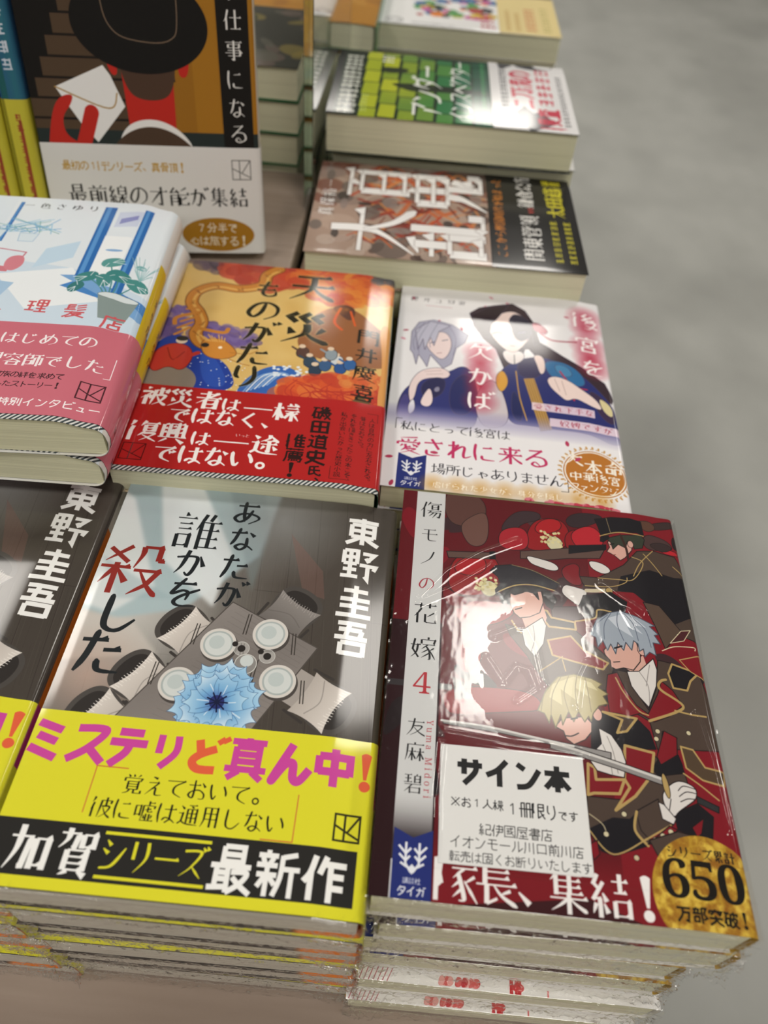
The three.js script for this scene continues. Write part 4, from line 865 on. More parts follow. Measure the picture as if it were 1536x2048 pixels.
// ---- the white cover with two robed figures and red petals (plain stand-in figures)
function coverPalace(c) {
  rect(c, 0, 0, 125, 148, '#eceaec');
  for (let i = 0; i < 26; i++) { const x = rnd() * 105, y = rnd() * 95; c.save(); c.translate(x, y); c.rotate(rnd() * 3); blob(c, [-1.8, 0, 0, -0.9, 2, 0, 0, 1], ['#c2506c', '#d88aa0', '#b03a58'][i % 3]); c.restore(); }
  blob(c, [4.2, 109.8, 3.9, 95.2, 7.4, 84.4, 14.6, 77.3, 25.6, 72.1, 34.2, 63.8, 39.5, 73.9, 41.3, 96.8, 38.1, 111.7, 17.4, 114.9], '#2f3472', '#4a4058', 0.25);
  blob(c, [26.8, 81.3, 34.2, 69.3, 40.4, 79.1, 38.0, 99.7, 28.2, 101.3], '#262a60', '#4a4058', 0.25);
  blob(c, [4.1, 97.7, 7.5, 87.0, 10.8, 99.1, 9.0, 109.1, 4.8, 107.3], '#4a4480', '#4a4058', 0.25);
  poly(c, [35.9, 21.5, 41.0, 15.7, 48.7, 12.4, 58.4, 9.0, 64.9, 14.4, 68.3, 23.8, 69.0, 29.9, 71.3, 40.2, 75.7, 43.9, 82.5, 50.0, 94.3, 59.4, 101.6, 65.8, 104.7, 76.6, 103.4, 80.7, 93.3, 70.5, 80.9, 61.6, 70.6, 54.9, 65.6, 47.1, 63.7, 47.4, 58.7, 65.3, 57.6, 76.3, 53.5, 66.2, 49.2, 49.9, 42.9, 42.1, 38.3, 32.2], '#35242f', '#4a4058', 0.25);
  blob(c, [49.9, 66.7, 59.0, 56.9, 68.0, 52.5, 77.0, 53.1, 89.7, 61.6, 103.6, 79.4, 105.4, 96.6, 104.9, 110.8, 90.3, 103.7, 74.0, 103.8, 64.2, 102.9, 54.4, 103.3, 51.4, 85.1], '#252c6c', '#4a4058', 0.25);
  blob(c, [72.4, 54.6, 82.3, 54.1, 90.6, 61.4, 92.3, 72.0, 80.2, 71.3, 73.7, 64.2], '#2d6c9e', '#4a4058', 0.25);
  blob(c, [76.7, 56.7, 83.8, 57.0, 86.8, 64.8, 79.7, 66.0], '#4584b0', '#4a4058', 0.25);
  blob(c, [91.5, 70.8, 103.4, 80.7, 104.1, 96.8, 96.5, 90.6], '#3a2a48', '#4a4058', 0.25);
  blob(c, [41.2, 78.9, 48.1, 72.2, 53.1, 84.8, 55.2, 104.3, 43.0, 108.6, 38.8, 94.7], '#cfc5c9', '#4a4058', 0.25);
  blob(c, [49.0, 69.6, 52.6, 64.6, 55.5, 74.0, 51.6, 83.0, 49.0, 77.7], '#d8a03e', '#4a4058', 0.25);
  blob(c, [56.7, 76.4, 61.4, 91.1, 60.2, 102.4, 55.4, 97.0], '#1f2558', '#4a4058', 0.25);
  poly(c, [62.1, 70.2, 67.3, 69.1, 74.0, 103.8, 68.6, 105.8], '#b99050', '#4a4058', 0.25);
  path(c, [63.4, 70.5, 69.4, 105.0], '#8c6a30', 0.3);
  path(c, [64.5, 70.3, 70.6, 104.8], '#8c6a30', 0.3);
  path(c, [65.6, 70.2, 71.7, 104.6], '#8c6a30', 0.3);
  path(c, [66.8, 70.0, 72.9, 104.5], '#8c6a30', 0.3);
  path(c, [58.7, 65.3, 59.9, 83.7, 62.7, 99.6], '#c89a48', 0.6);
  path(c, [80.0, 61.8, 85.4, 71.8, 92.2, 73.3], '#b02a44', 0.8);
  path(c, [83.6, 72.1, 85.4, 82.2], '#b02a44', 0.9);
  blob(c, [52.0, 49.4, 62.3, 48.8, 63.7, 54.6, 58.0, 61.2, 53.4, 57.8], '#ece4e2', '#4a4058', 0.25);
  path(c, [58.2, 52.7, 58.2, 59.8], '#2a2430', 0.4);
  blob(c, [44.8, 27.1, 52.4, 18.3, 60.1, 15.3, 67.5, 25.5, 66.9, 36.7, 62.1, 46.5, 58.2, 51.5, 53.6, 49.4, 48.4, 41.7, 45.7, 34.0], '#ecd6cf', '#4a4058', 0.25);
  blob(c, [59.9, 16.6, 67.8, 24.2, 67.4, 36.6, 62.1, 42.1, 58.4, 38.2, 57.6, 30.7, 55.7, 23.8], '#332f40', '#4a4058', 0.25);
  poly(c, [36.9, 23.0, 44.8, 15.4, 56.4, 10.7, 50.9, 22.4, 47.0, 29.7, 46.2, 40.3, 43.1, 40.8, 39.2, 32.3], '#2c1d28', '#4a4058', 0.25);
  poly(c, [64.9, 14.4, 69.2, 25.2, 71.3, 40.2, 68.4, 43.7, 67.5, 30.2], '#2c1d28', '#4a4058', 0.25);
  path(c, [47.7, 37.0, 50.3, 35.6, 52.5, 36.2], '#5a3040', 0.7);
  path(c, [60.7, 34.5, 64.2, 33.2], '#8a86a8', 0.5);
  path(c, [56.4, 45.7, 58.7, 45.6], '#a04a56', 0.4);
  path(c, [53.9, 40.2, 53.5, 42.6], '#c8a8a0', 0.25);
  blob(c, [67.4, 24.3, 72.1, 24.1, 76.4, 30.2, 74.4, 33.6, 68.9, 31.5], '#a8324a', '#4a4058', 0.25);
  path(c, [71.7, 32.6, 77.9, 37.6, 89.8, 37.0], '#a8324a', 1);
  blob(c, [58.8, 61.1, 63.5, 54.4, 71.2, 52.0, 72.4, 63.0, 67.7, 69.8, 60.4, 69.1], '#2b2450', '#4a4058', 0.25);
  blob(c, [67.2, 50.9, 72.8, 51.1, 73.2, 62.9, 70.4, 66.7, 68.9, 58.0], '#ecd6cf', '#4a4058', 0.25);
  blob(c, [73.0, 68.7, 77.1, 65.6, 83.9, 68.0, 89.5, 73.8, 96.7, 79.8, 98.9, 86.7, 92.0, 84.3, 86.0, 80.1, 81.9, 83.6, 78.5, 79.5, 74.8, 74.8], '#ecd6cf', '#4a4058', 0.25);
  path(c, [77.0, 67.8, 79.0, 76.8], '#a88a86', 0.25);
  path(c, [80.4, 68.8, 81.9, 78.9], '#a88a86', 0.25);
  blob(c, [97.0, 76.5, 103.3, 82.0, 103.3, 91.0, 98.6, 86.8], '#d8cc9a', '#4a4058', 0.25);
  poly(c, [7.3, 57.0, 7.2, 42.2, 10.5, 33.6, 17.8, 30.5, 27.2, 33.2, 35.6, 40.6, 33.9, 47.2, 29.7, 52.3, 27.7, 64.9, 23.8, 69.0, 17.3, 59.6, 16.1, 69.0, 14.0, 64.4, 11.6, 60.0, 10.8, 67.7, 8.9, 59.6], '#a9a8bc', '#4a4058', 0.25);
  blob(c, [14.0, 47.9, 17.3, 41.4, 24.6, 39.5, 27.8, 47.9, 26.3, 58.1, 22.7, 63.2, 17.3, 57.0, 15.3, 52.7], '#ecd8d6', '#4a4058', 0.25);
  poly(c, [9.1, 40.4, 16.0, 32.2, 26.3, 34.3, 20.9, 39.8, 18.7, 52.1, 16.6, 45.1, 14.4, 55.8, 13.1, 47.2, 11.1, 56.3], '#bdbccd', '#4a4058', 0.25);
  path(c, [16.0, 32.2, 11.3, 47.5, 11.7, 59.1], '#85859c', 0.3);
  path(c, [20.6, 31.4, 16.6, 45.1, 17.0, 53.9], '#85859c', 0.3);
  path(c, [25.3, 33.7, 29.3, 44.4, 28.4, 57.7], '#85859c', 0.3);
  path(c, [13.3, 33.5, 8.6, 48.0, 9.5, 56.6], '#85859c', 0.3);
  path(c, [16.8, 50.1, 19.1, 48.8], '#4a4866', 0.5);
  path(c, [22.7, 47.3, 25.4, 46.0], '#4a4866', 0.5);
  path(c, [20.4, 57.6, 22.7, 57.0], '#a06470', 0.35);
  blob(c, [8.0, 84.3, 11.8, 73.3, 17.7, 69.3, 23.8, 68.3, 27.9, 72.0, 25.8, 76.4, 18.4, 76.3, 12.4, 79.9, 11.7, 91.4, 9.5, 96.3], '#ecd8d6', '#4a4058', 0.25);
  blob(c, [13.2, 83.5, 18.9, 75.9, 25.8, 76.1, 24.4, 88.1, 16.3, 93.2], '#2b2a52', '#4a4058', 0.25);
  blob(c, [15.3, 89.6, 18.3, 82.6, 20.4, 92.6, 18.2, 97.9, 13.9, 96.1], '#ecd8d6', '#4a4058', 0.25);
  blob(c, [8.7, 97.0, 11.2, 91.5, 12.5, 100.1, 9.5, 104.2], '#e6e4ec', '#4a4058', 0.25);
  path(c, [15.2, 72.5, 23.0, 70.6], '#a88a86', 0.25);
  path(c, [16.2, 74.5, 23.9, 72.9], '#a88a86', 0.25);
  blob(c, [20.1, 83.7, 22.5, 82.0, 23.0, 85.8, 20.3, 86.7], '#8a88a0', '#4a4058', 0.25);
  c.fillStyle = ramp(c, 0, 96, 0, 120, '#8d86b800', '#b0aac8d0', '#eceaec', '#eceaec'); c.fillRect(-1, 96, 110, 26);
  const halo = (x, y, r) => glow(c, x, y, r, '#b3243fd0');
  for (const [x, y, r] of [[96, 14, 11], [96, 24, 10], [96, 38, 11], [96, 48, 10], [97, 56, 10], [41.5, 53, 10], [41.5, 62, 9], [41.5, 72, 10], [41.6, 80, 9], [41.6, 90, 10]]) halo(x, y, r);
  const P = { k: 'b', w: 0.11, c: '#fbf4f4' };
  [['後', 96, 17, 13], ['宮', 95.6, 37.6, 13], ['を', 96.8, 55.6, 12], ['欠', 41.5, 53, 13], ['か', 41.6, 72, 13], ['ば', 41.8, 89, 13]].forEach(([s, x, y, z]) => text(c, s, x - z / 2, y, z, P));
  text(c, '櫻井ユ', 5, 13.6, 4, { k: 'm', w: 0.085, c: '#3a3640', g: 6.4 }); smudge(c, 24, 11.6, 11, 4, '#6a6670', 2, 0.3); rect(c, 13, 18.4, 14, 0.3, '#c88a96');
  c.save(); c.rotate(0.03); rect(c, 68, 84.6, 29, 5.2, 'rgba(236,214,224,.9)'); rect(c, 76, 94, 34, 5.4, 'rgba(236,214,224,.9)'); text(c, '愛され下手な', 68.8, 87.2, 4.1, { k: 'm', w: 0.1, c: '#a8324c', g: 4.7 }); text(c, '奴婢ですが', 80.4, 96.8, 4.3, { k: 'm', w: 0.1, c: '#a8324c', g: 5 }); c.restore();
  text(c, '「', 0, 0, 0.01); c.strokeStyle = '#26242c'; c.lineWidth = 0.3; c.beginPath(); c.moveTo(7, 106.5); c.lineTo(4.4, 106.5); c.lineTo(4.4, 113); c.moveTo(78.6, 133); c.lineTo(78.6, 141); c.lineTo(75.6, 141); c.stroke();
  text(c, '私にとって後宮は', 6.4, 110.8, 6, { k: 'b', w: 0.085, c: '#26242c', g: 6.1 }); text(c, '愛されに来る', 5.2, 123, 11, { k: 'b', w: 0.115, c: '#c03062', g: 11 }); text(c, '場所じゃありません', 21, 135.4, 6.4, { k: 'b', w: 0.085, c: '#26242c', g: 6.2 });
  antlerTag(c, 6.8, 128, 12, 20);
  c.save(); c.translate(91, 128.5); for (let i = 0; i < 36; i++) { c.save(); c.rotate((i / 36) * 6.283); oval(c, 0, -15.4, 0.5, 1, '#c89a5a'); oval(c, -0.8, -14.6, 0.35, 0.35, '#c89a5a'); c.restore(); } oval(c, 0, 0, 13.6, 13.2, '#f2ece0', 0, '#b8742c', 0.5); oval(c, 0, 0, 12.8, 12.3, '#b8742c'); c.restore();
  const Z = { k: 'b', w: 0.13, c: '#f6efe2' }; text(c, '大', 77.4, 120.8, 9, Z); text(c, '本', 86.2, 124.6, 8.4, Z); text(c, '命', 95.2, 123.4, 8.4, Z); text(c, '中華後宮', 79.6, 131, 5.4, { ...Z, g: 5.6 }); text(c, 'ファンタジー', 79, 137.2, 4.4, { ...Z, g: 4.2 });
  for (const x of [22, 32, 42, 52, 62, 72, 82, 92]) glow(c, x, 144.4, 7, '#c88a2cb0'); text(c, '虐げられた少女が、身分を隠し', 22, 144.6, 3.5, { k: 'b', w: 0.09, c: '#fbf3e2', g: 3.9 });
  for (let i = 0; i < 30; i++) { const x = 60 + rnd() * 40; oval(c, x, 147 + rnd(), 1 + rnd(), 0.8, ['#c23a50', '#d87a88'][i % 2]); }
  for (const [x, y] of [[5, 146], [22, 126], [80, 112], [84, 121], [3, 131]]) { c.save(); c.translate(x, y); c.rotate(x); blob(c, [-2.2, 0, 0, -1.2, 2.4, 0, 0, 1.2], '#b8385c'); c.restore(); }
  rect(c, 105.5, 0, 20, 148, '#e6e4e8');
}

// ---- the barber shop by the window
function coverBarber(c) {
  rect(c, 0, 0, 130, 148, '#e4ecf2'); c.save(); c.translate(15, 6.6); c.scale(0.905, 0.943); rect(c, -20, -10, 40, 60, '#dfe9f1'); poly(c, [0, 44, 60, 52, 105, 70, 105, 100, 0, 100], '#cfe0ee'); poly(c, [30, 60, 62, 52, 80, 76, 50, 84], '#eff4f7'); poly(c, [0, 60, 40, 66, 30, 100, 0, 100], '#a8c8e4');
  poly(c, [68, 60, 105, 74, 105, 84, 60, 66], '#4a86c8'); poly(c, [58, 58, 70, 57, 104, 82, 98, 84], '#7aa8d8');
  const pole = (x, w, y1, d) => { poly(c, [x, -2, x + w, -2, x + w + d, y1, x + d, y1], '#2f6db4'); poly(c, [x + w * 0.2, -2, x + w * 0.55, -2, x + w * 0.55 + d, y1, x + w * 0.2 + d, y1], '#5c98d4'); };
  pole(64, 6, 58, 0.5); pole(84, 4.4, 74, -1); pole(6, 2.4, 30, 0); pole(22, 1.8, 34, 0); poly(c, [72, 2, 84, 0, 83, 14, 72, 16], '#cdd6ea'); poly(c, [74, 8, 82, 4, 82, 8, 74, 13], '#8d92c8'); poly(c, [70, 24, 83, 24, 82, 60, 70, 56], '#f2f6f8'); oval(c, 77, 36, 4, 1, '#8eb4dc'); poly(c, [46, 38, 60, 30, 60, 44, 44, 54], '#c4dcee');
  for (let i = 0; i < 24; i++) path(c, [10 + rnd() * 40, 26 - rnd() * 3, 12 + rnd() * 38, 12 + rnd() * 10], ['#7ab0d8', '#9cc8e0', '#88b8b8'][i % 3], 0.5);
  for (const [x, y] of [[14, 24], [30, 26]]) poly(c, [x, y, x + 9, y, x + 8, y + 7, x + 1, y + 7], '#dbe8f0', '#9abcd8', 0.3);
  poly(c, [0, 38, 26, 40, 38, 42, 36, 56, 0, 58], '#dfeaf2', '#c77686', 0.7); poly(c, [0, 52, 34, 54, 34, 58, 0, 58], '#d27c88'); blob(c, [31, 46, 38, 44, 40, 52, 36, 58, 31, 55], '#d68490'); poly(c, [10, 38, 22, 39, 20, 46, 12, 46], '#3d78b8'); blob(c, [-4, 60, 10, 62, 14, 72, 4, 78, -4, 76], '#f2f4f2', '#5a9ca0', 0.6); oval(c, 2, 66, 5, 3, '#3a6cb0');
  const leaf = (x, y, r, a, s) => { c.save(); c.translate(x, y); c.rotate(a); blob(c, [-r, 0, -r * 0.5, -r * 0.7, r * 0.6, -r * 0.5, r, 0, r * 0.5, r * 0.6, -r * 0.6, r * 0.55], s); for (let i = -1; i < 2; i++) path(c, [0, 0, r * 0.9, i * r * 0.4], '#dfeaf0', 0.35); path(c, [-r * 0.3, 0, -r * 0.8, r * 0.5], '#dfeaf0', 0.35); c.restore(); };
  for (const [x, y] of [[70, 58], [78, 46], [84, 58], [92, 60], [76, 62]]) path(c, [83, 76, (83 + x) / 2 + 1, (76 + y) / 2 - 2, x, y], '#4f8f90', 0.6);
  leaf(70, 58, 6, 2.6, '#3f8684'); leaf(79, 46, 6, -0.4, '#5a9c98'); leaf(84, 56, 7, 0.3, '#3f8684'); leaf(93, 60, 6.5, 0.6, '#4a908c'); leaf(67, 66, 5, 2, '#3a7a7a'); leaf(78, 60, 5.5, 1.2, '#468a88'); leaf(92, 46, 3, 0.2, '#7ab0b4'); for (let i = 0; i < 18; i++) path(c, [93, 56, 86 + rnd() * 16, 36 + rnd() * 14], '#8fbcc0', 0.25);
  poly(c, [78, 70, 96, 72, 93, 87, 82, 87], '#8a9a98'); oval(c, 87, 71, 9, 2.2, '#dbe4e6', 0.1, '#7a8a88', 0.3); c.restore();
  const R = { k: 'g', w: 0.11, c: '#cf5a60' }; text(c, '、', 49, 84.6, 8, R); text(c, '理', 60.4, 83.6, 8.8, R); text(c, '髪', 75.4, 85.4, 8.8, R); text(c, '店', 91, 90, 8.8, R);
  text(c, '一色さゆり', 36.6, 7, 4.8, { k: 'm', w: 0.11, c: '#2a2e33', g: 7.25 });
  rect(c, 105, 0, 25, 42, '#e2e0de'); rect(c, 105, 42, 25, 110, '#d9b916'); rect(c, 105, 145.2, 25, 3, '#e2e0da'); c.save(); c.translate(0, 145.2); hatch(c, 104, 2.8); c.restore(); text(c, '、理髪店', 112, 52, 6, { k: 'b', w: 0.1, c: '#5a4a10', v: 1, g: 9 });
}
function bandBarber(c) {
  const y0 = 145.6 - 51; c.translate(0, -y0); rect(c, 0, y0, 130, 60, '#cb6d7c'); const T = (s, x, y, z, g, o) => text(c, s, x, y, z, { k: 'm', w: 0.125, c: '#f6eff0', g, ...o });
  T('ではじめての', 50.4, 104.4, 6.8, 7.2); T('理容師でした', 54.6, 117, 7.2, 7.4); c.strokeStyle = '#f6eff0'; c.lineWidth = 0.3; c.beginPath(); c.moveTo(101.6, 111); c.lineTo(101.6, 122.5); c.lineTo(99.2, 122.5); c.stroke();
  text(c, '家族の絆を求めて', 61.2, 125.4, 3.3, { k: 'g', w: 0.1, c: '#3a1c22', g: 3.15 }); text(c, 'したストーリー！', 63.4, 130.4, 3.1, { k: 'g', w: 0.1, c: '#3a1c22', g: 2.9 }); T('特別インタビュー', 67.4, 139.6, 4.1, 4.4, { k: 'g', w: 0.12 });
  squareMark(c, 92.6, 126.6, 8.6, '#4a2028', 0.5); for (const [x, y] of [[112, 106], [112, 112], [112, 118], [113, 124]]) smudge(c, x - 1.4, y, 3, 4, '#e8b8c0', 1, 0.35); smudge(c, 110.4, 138, 3.4, 4, '#4a2028', 1, 0.5);
}

// ---- the man in the black hat
function coverHat(c) {
  rect(c, 0, 0, 125, 148, '#120f0d'); rect(c, 58, -1, 60, 92, '#a8741f'); rect(c, 60, -1, 16, 92, '#9c6a1c');
  for (let i = 0; i < 11; i++) { const y = 8 + i * 8.6; rect(c, 31 - i * 3.9, y, 60, 7.9, '#52402f'); rect(c, 31 - i * 3.9, y + 7.6, 60, 0.7, '#1f1712'); } rect(c, 0, 89.5, 125, 14, '#26302f');
  poly(c, [43, 56, 67, 56, 66, 88, 44, 88], '#c0291f'); blob(c, [36, 54, 41, 56, 42, 66, 38, 66], '#c0291f'); blob(c, [70, 56, 75, 54, 74, 66, 69, 66], '#c0291f'); blob(c, [42, 55, 69, 55, 67, 70, 62, 76, 49, 76, 44, 70], '#4d382b');
  poly(c, [12, 71.6, 35.2, 62, 38, 66, 43, 79, 28, 95, 22, 88], '#f0efed'); path(c, [12, 71.6, 35, 80, 40, 73.6], '#b08a4a', 0.6);
  blob(c, [20, 74, 12, 76, 7, 86, 1, 112, 26, 104, 20, 96, 13, 92, 13, 84, 18, 79], '#c0291f'); path(c, [27, 82, 22, 94, 17, 104], '#c0291f', 6.6);
  blob(c, [36, 104, 40, 88, 54, 83, 68, 88, 76, 100], '#f0efed'); blob(c, [28, 108, 38, 92, 54, 86, 70, 92, 82, 108], '#4d3a2c'); blob(c, [0, 120, 8, 100, 26, 95.6, 82, 95.6, 100, 100, 112, 120], '#4a3729');
  oval(c, 54, 45, 30.4, 20, '#12100f', 0.04); blob(c, [30, 40, 32, 10, 40, -4, 70, -4, 78, 10, 78, 40, 54, 52], '#12100f'); path(c, [40, -4, 38, 34, 42, 48, 54, 52, 67, 51, 71, 42, 71, 8, 69, -4], '#7a6552', 0.5); path(c, [46, 18, 51, 24, 60, 24, 64, 17], '#7a6552', 0.5);
  rect(c, 88.4, -1, 14.4, 104, '#14110f'); [['仕', 42], ['事', 54.2], ['に', 66], ['な', 78.2], ['る', 89.4]].forEach(([s, y]) => text(c, s, 91.4, y, 8.4, { k: 'm', w: 0.1, c: '#efeeea' })); text(c, 'が', 91.4, 31, 7.6, { k: 'm', w: 0.1, c: '#efeeea' });
  rect(c, 105, 0, 25, 148, '#c9c2b4');
}
function bandHat(c) {
  const y0 = 148 - 52; c.translate(0, -y0); rect(c, 0, y0, 130, 60, '#e2e1df');
  text(c, '最初の1行シリーズ、真骨頂！', 8.5, 106, 4.5, { k: 'g', w: 0.11, c: '#c09640', g: 4.3 }); squareMark(c, 91.4, 101.8, 9, '#4a4a48', 0.4);
  text(c, '最前線の才能が集結', 9, 119.6, 9.6, { k: 'm', w: 0.11, c: '#202020', g: 10 }); oval(c, 82, 138.4, 18.6, 8.6, '#a8761e'); text(c, '7分半で', 71, 134.8, 5.2, { k: 'g', w: 0.1, c: '#efe6d2', g: 5.4 }); text(c, '心は旅する！', 67, 141.6, 5, { k: 'g', w: 0.1, c: '#efe6d2', g: 5.1 });
}

// ---- war chronicle in brush reds (lies turned)
function coverWar(c) {
  rect(c, 0, 0, 125, 100, '#a58c7c'); const cols = ['#8c7a70', '#5e544e', '#4a3a34', '#b39c8c', '#7a4a3c'];
  for (let i = 0; i < 70; i++) oval(c, rnd() * 110, rnd() * 100, 3 + rnd() * 9, 3 + rnd() * 7, cols[i % 5] + 'b0', rnd() * 3);
  for (let i = 0; i < 150; i++) { const x = 14 + rnd() * 84, y = 18 + rnd() * 68; path(c, [x, y, x + 6 * Math.sin(y), y + 5, x + 9 * Math.cos(x), y + 11], ['#b8472a', '#c8602e', '#8f2f22', '#d88a4a', '#6a2a20'][i % 5] + 'c0', 0.8 + rnd() * 2.2); }
  for (let i = 0; i < 26; i++) oval(c, rnd() * 108, rnd() * 98, 2 + rnd() * 5, 2 + rnd() * 5, ['#3b322e', '#8a7c76', '#6b605a'][i % 3] + 'd0');
  for (let i = 0; i < 10; i++) oval(c, 2 + rnd() * 14, 6 + rnd() * 84, 5, 5, '#b9a596c0');
  const W = { k: 'm', w: 0.165, c: '#efedeb' }; c.shadowColor = 'rgba(40,20,14,.7)'; c.shadowBlur = 8;
  text(c, '大', 2, 35, 50, { ...W, w: 0.135 }); text(c, '百', 60, 34, 40, W); text(c, '乱', 4, 75, 44, W); text(c, '鬼', 52, 75, 46, W); c.shadowBlur = 0;
  text(c, '真保裕一', 38, 7.4, 8.4, { k: 'm', w: 0.13, c: '#eceae8', g: 10.6 });
  rect(c, 105, 0, 25, 148, '#4a3a34');
}
function bandWar(c) {
  const y0 = 148 - 50; c.translate(0, -y0); rect(c, 0, y0, 130, 60, '#191817');
  text(c, 'ここから戦国時代が始まった', 10, 104, 6.2, { k: 'm', w: 0.13, c: '#d8842a', g: 6.7 });
  text(c, '関東管領', 9, 121, 11, { k: 'm', w: 0.15, c: '#eceae6', g: 11.6 }); text(c, 'vs', 57, 122, 5, { c: '#c43434', k: 'g', bold: 1, fs: 1.1, g: 3.4 }); text(c, '鎌倉公方', 64, 120, 10, { k: 'm', w: 0.15, c: '#eceae6', g: 9.8 });
  text(c, '太田道灌', 55, 137, 11.4, { k: 'm', w: 0.16, c: '#dcd22c', g: 11.4 }); smudge(c, 8, 132, 44, 4.6, '#c9c02e', 8, 0.5); smudge(c, 8, 139.6, 44, 4.6, '#c9c02e', 9, 0.5);
}

// ---- green tiles (lies turned)
function coverGreen(c) {
  rect(c, 0, 0, 125, 148, '#1d2a1c'); const G = ['#a8b62a', '#b8c22c', '#8aa22e', '#6f9438', '#4f8a3e', '#2f7a44', '#1f6a48', '#186046'];
  for (let r = 0; r < 8; r++) for (let q = 0; q < 6; q++) { const y = 18 + r * 11.4, x = -6 + q * 19 + (r % 2) * 7; poly(c, [x, y, x + 18.4, y + 1, x + 18, y + 11, x - 0.4, y + 10.4], G[Math.min(7, Math.max(0, r + ((q * 3) % 2)))], '#16301c', 0.5); }
  glow(c, 42, 40, 24, '#c8cc3066'); blob(c, [40, 50, 46, 40, 52, 34, 54, 62, 50, 100, 42, 100, 44, 66], '#1b2418e0'); blob(c, [66, 30, 76, 28, 78, 46, 70, 46], '#1d2618e0'); blob(c, [96, 60, 108, 40, 108, 100, 98, 100], '#16201ad0'); rect(c, 0, 86, 125, 14, '#114a34a0'); rect(c, -1, -1, 125, 5, '#171c14');
  smudge(c, 3, 5, 92, 13, '#e6e8dc', 13, 1); smudge(c, 6, 18.5, 26, 5, '#c8d87a', 5, 0.5); smudge(c, 84, 28, 16, 9, '#e6e8dc', 3, 0.9);
  const W = { k: 'b', w: 0.14, c: '#f2f4ee' }; text(c, 'アンダー', 6, 58, 20, { ...W, g: 19.6 }); text(c, 'インスペクター', 4, 79, 14, { ...W, g: 13.4 }); smudge(c, 4, 92, 96, 3, '#4fae62', 26, 0.3); rect(c, 105, 0, 25, 148, '#1a1d18');
}
function bandGreen(c) {
  const y0 = 148 - 50; c.translate(0, -y0); rect(c, 0, y0, 130, 60, '#e4e3e3'); smudge(c, 30, 104, 72, 5, '#33333a', 12, 0.7); smudge(c, 8, 104, 16, 7, '#8a8c90', 3, 0.35);
  text(c, '二刀流の', 30, 117.6, 15, { k: 'g', w: 0.16, c: '#c83a50', g: 15 }); poly(c, [-2, 120, 24, 112, 34, 118, 8, 132], '#4a4a4e'); poly(c, [6, 130, 24, 122, 26, 128, 12, 136], '#5a5a60'); poly(c, [90, 106, 107, 103, 107, 118, 98, 112], '#4a4a4e');
  text(c, '捜査', 4, 132, 14, { k: 'g', w: 0.14, c: '#c83a50', g: 14.6 }); smudge(c, 36, 127, 60, 11, '#c83a50', 5, 1.1); oval(c, 104, 128, 10, 13, '#34343a'); oval(c, 102, 134, 5, 6, '#e4e3e3'); smudge(c, 8, 140.6, 78, 4, '#4a4a50', 15, 0.45);
}
// ---- white cover with scattered flowers, pale yellow band (lies turned)
function coverFlowers(c) {
  rect(c, 0, 0, 125, 148, '#e9e9e8'); for (let i = 0; i < 90; i++) { const x = 26 + rnd() * 84, y = 30 + rnd() * 66, r = 2 + rnd() * 5; for (let k = 0; k < 5; k++) oval(c, x + Math.cos(k * 1.256) * r * 0.6, y + Math.sin(k * 1.256) * r * 0.6, r * 0.5, r * 0.45, ['#c85a9a', '#d8c02e', '#5a9a5c', '#3a6a9c', '#34343c', '#b04848', '#e0843a'][i % 7]); }
  oval(c, 9, 13, 6.4, 6.4, null, 0, '#3a3a40', 0.8); oval(c, 9, 13, 4, 4, null, 0, '#6a6a70', 0.6); smudge(c, 4, 24, 4, 46, '#5a5a60', 1, 0.4); smudge(c, 6, 82, 34, 14, '#b83a50', 4, 1.2); rect(c, 105, 0, 25, 148, '#e2e2e0');
}
function bandFlowers(c) {
  const y0 = 148 - 50; c.translate(0, -y0); rect(c, 0, y0, 130, 60, '#e2cf92'); smudge(c, 6, 104, 50, 4, '#b07a3a', 10, 0.4); smudge(c, 6, 112, 44, 4, '#b07a3a', 9, 0.4); smudge(c, 8, 120, 56, 10, '#c0543a', 6, 0.8); smudge(c, 8, 134, 60, 8, '#a8a060', 8, 0.5); rect(c, 96, y0, 12, 50, '#4a3a34');
}
function spineBlue(c) {                                            // the blue books show only their spines
  rect(c, 0, 0, 125, 148, '#2c5a86'); rect(c, 105, 0, 20, 148, ramp(c, 105, 0, 120, 0, '#2a5482', '#2c6a7a', '#27517c')); rect(c, 105.6, 0, 3, 148, '#1f5a5c'); smudge(c, 109, 4, 5, 40, '#1c2c40', 1, 0.5);
  for (let i = 0; i < 5; i++) smudge(c, 108.6, 52 + i * 7, 5.4, 5.4, '#cfd6e2', 1, 0.7);
}
function bandBlue(c) { rect(c, 0, 0, 130, 80, '#c3b93a'); smudge(c, 110, 6, 3, 58, '#8d3a24', 1, 0.5); for (let i = 0; i < 12; i++) smudge(c, 109.6, 6 + i * 4.6, 3, 3.6, '#9a4028', 1, 0.4); rect(c, 105, 0, 1.5, 70, '#8a8420'); }
function coverDim(c, a, b) { rect(c, 0, 0, 125, 148, a); for (let i = 0; i < 60; i++) oval(c, rnd() * 110, rnd() * 148, 4 + rnd() * 9, 3 + rnd() * 6, b[i % b.length] + 'c0', rnd() * 3); rect(c, 0, 0, 125, 3, '#2f7a4c'); rect(c, 105, 0, 25, 148, '#2f7a4c'); }

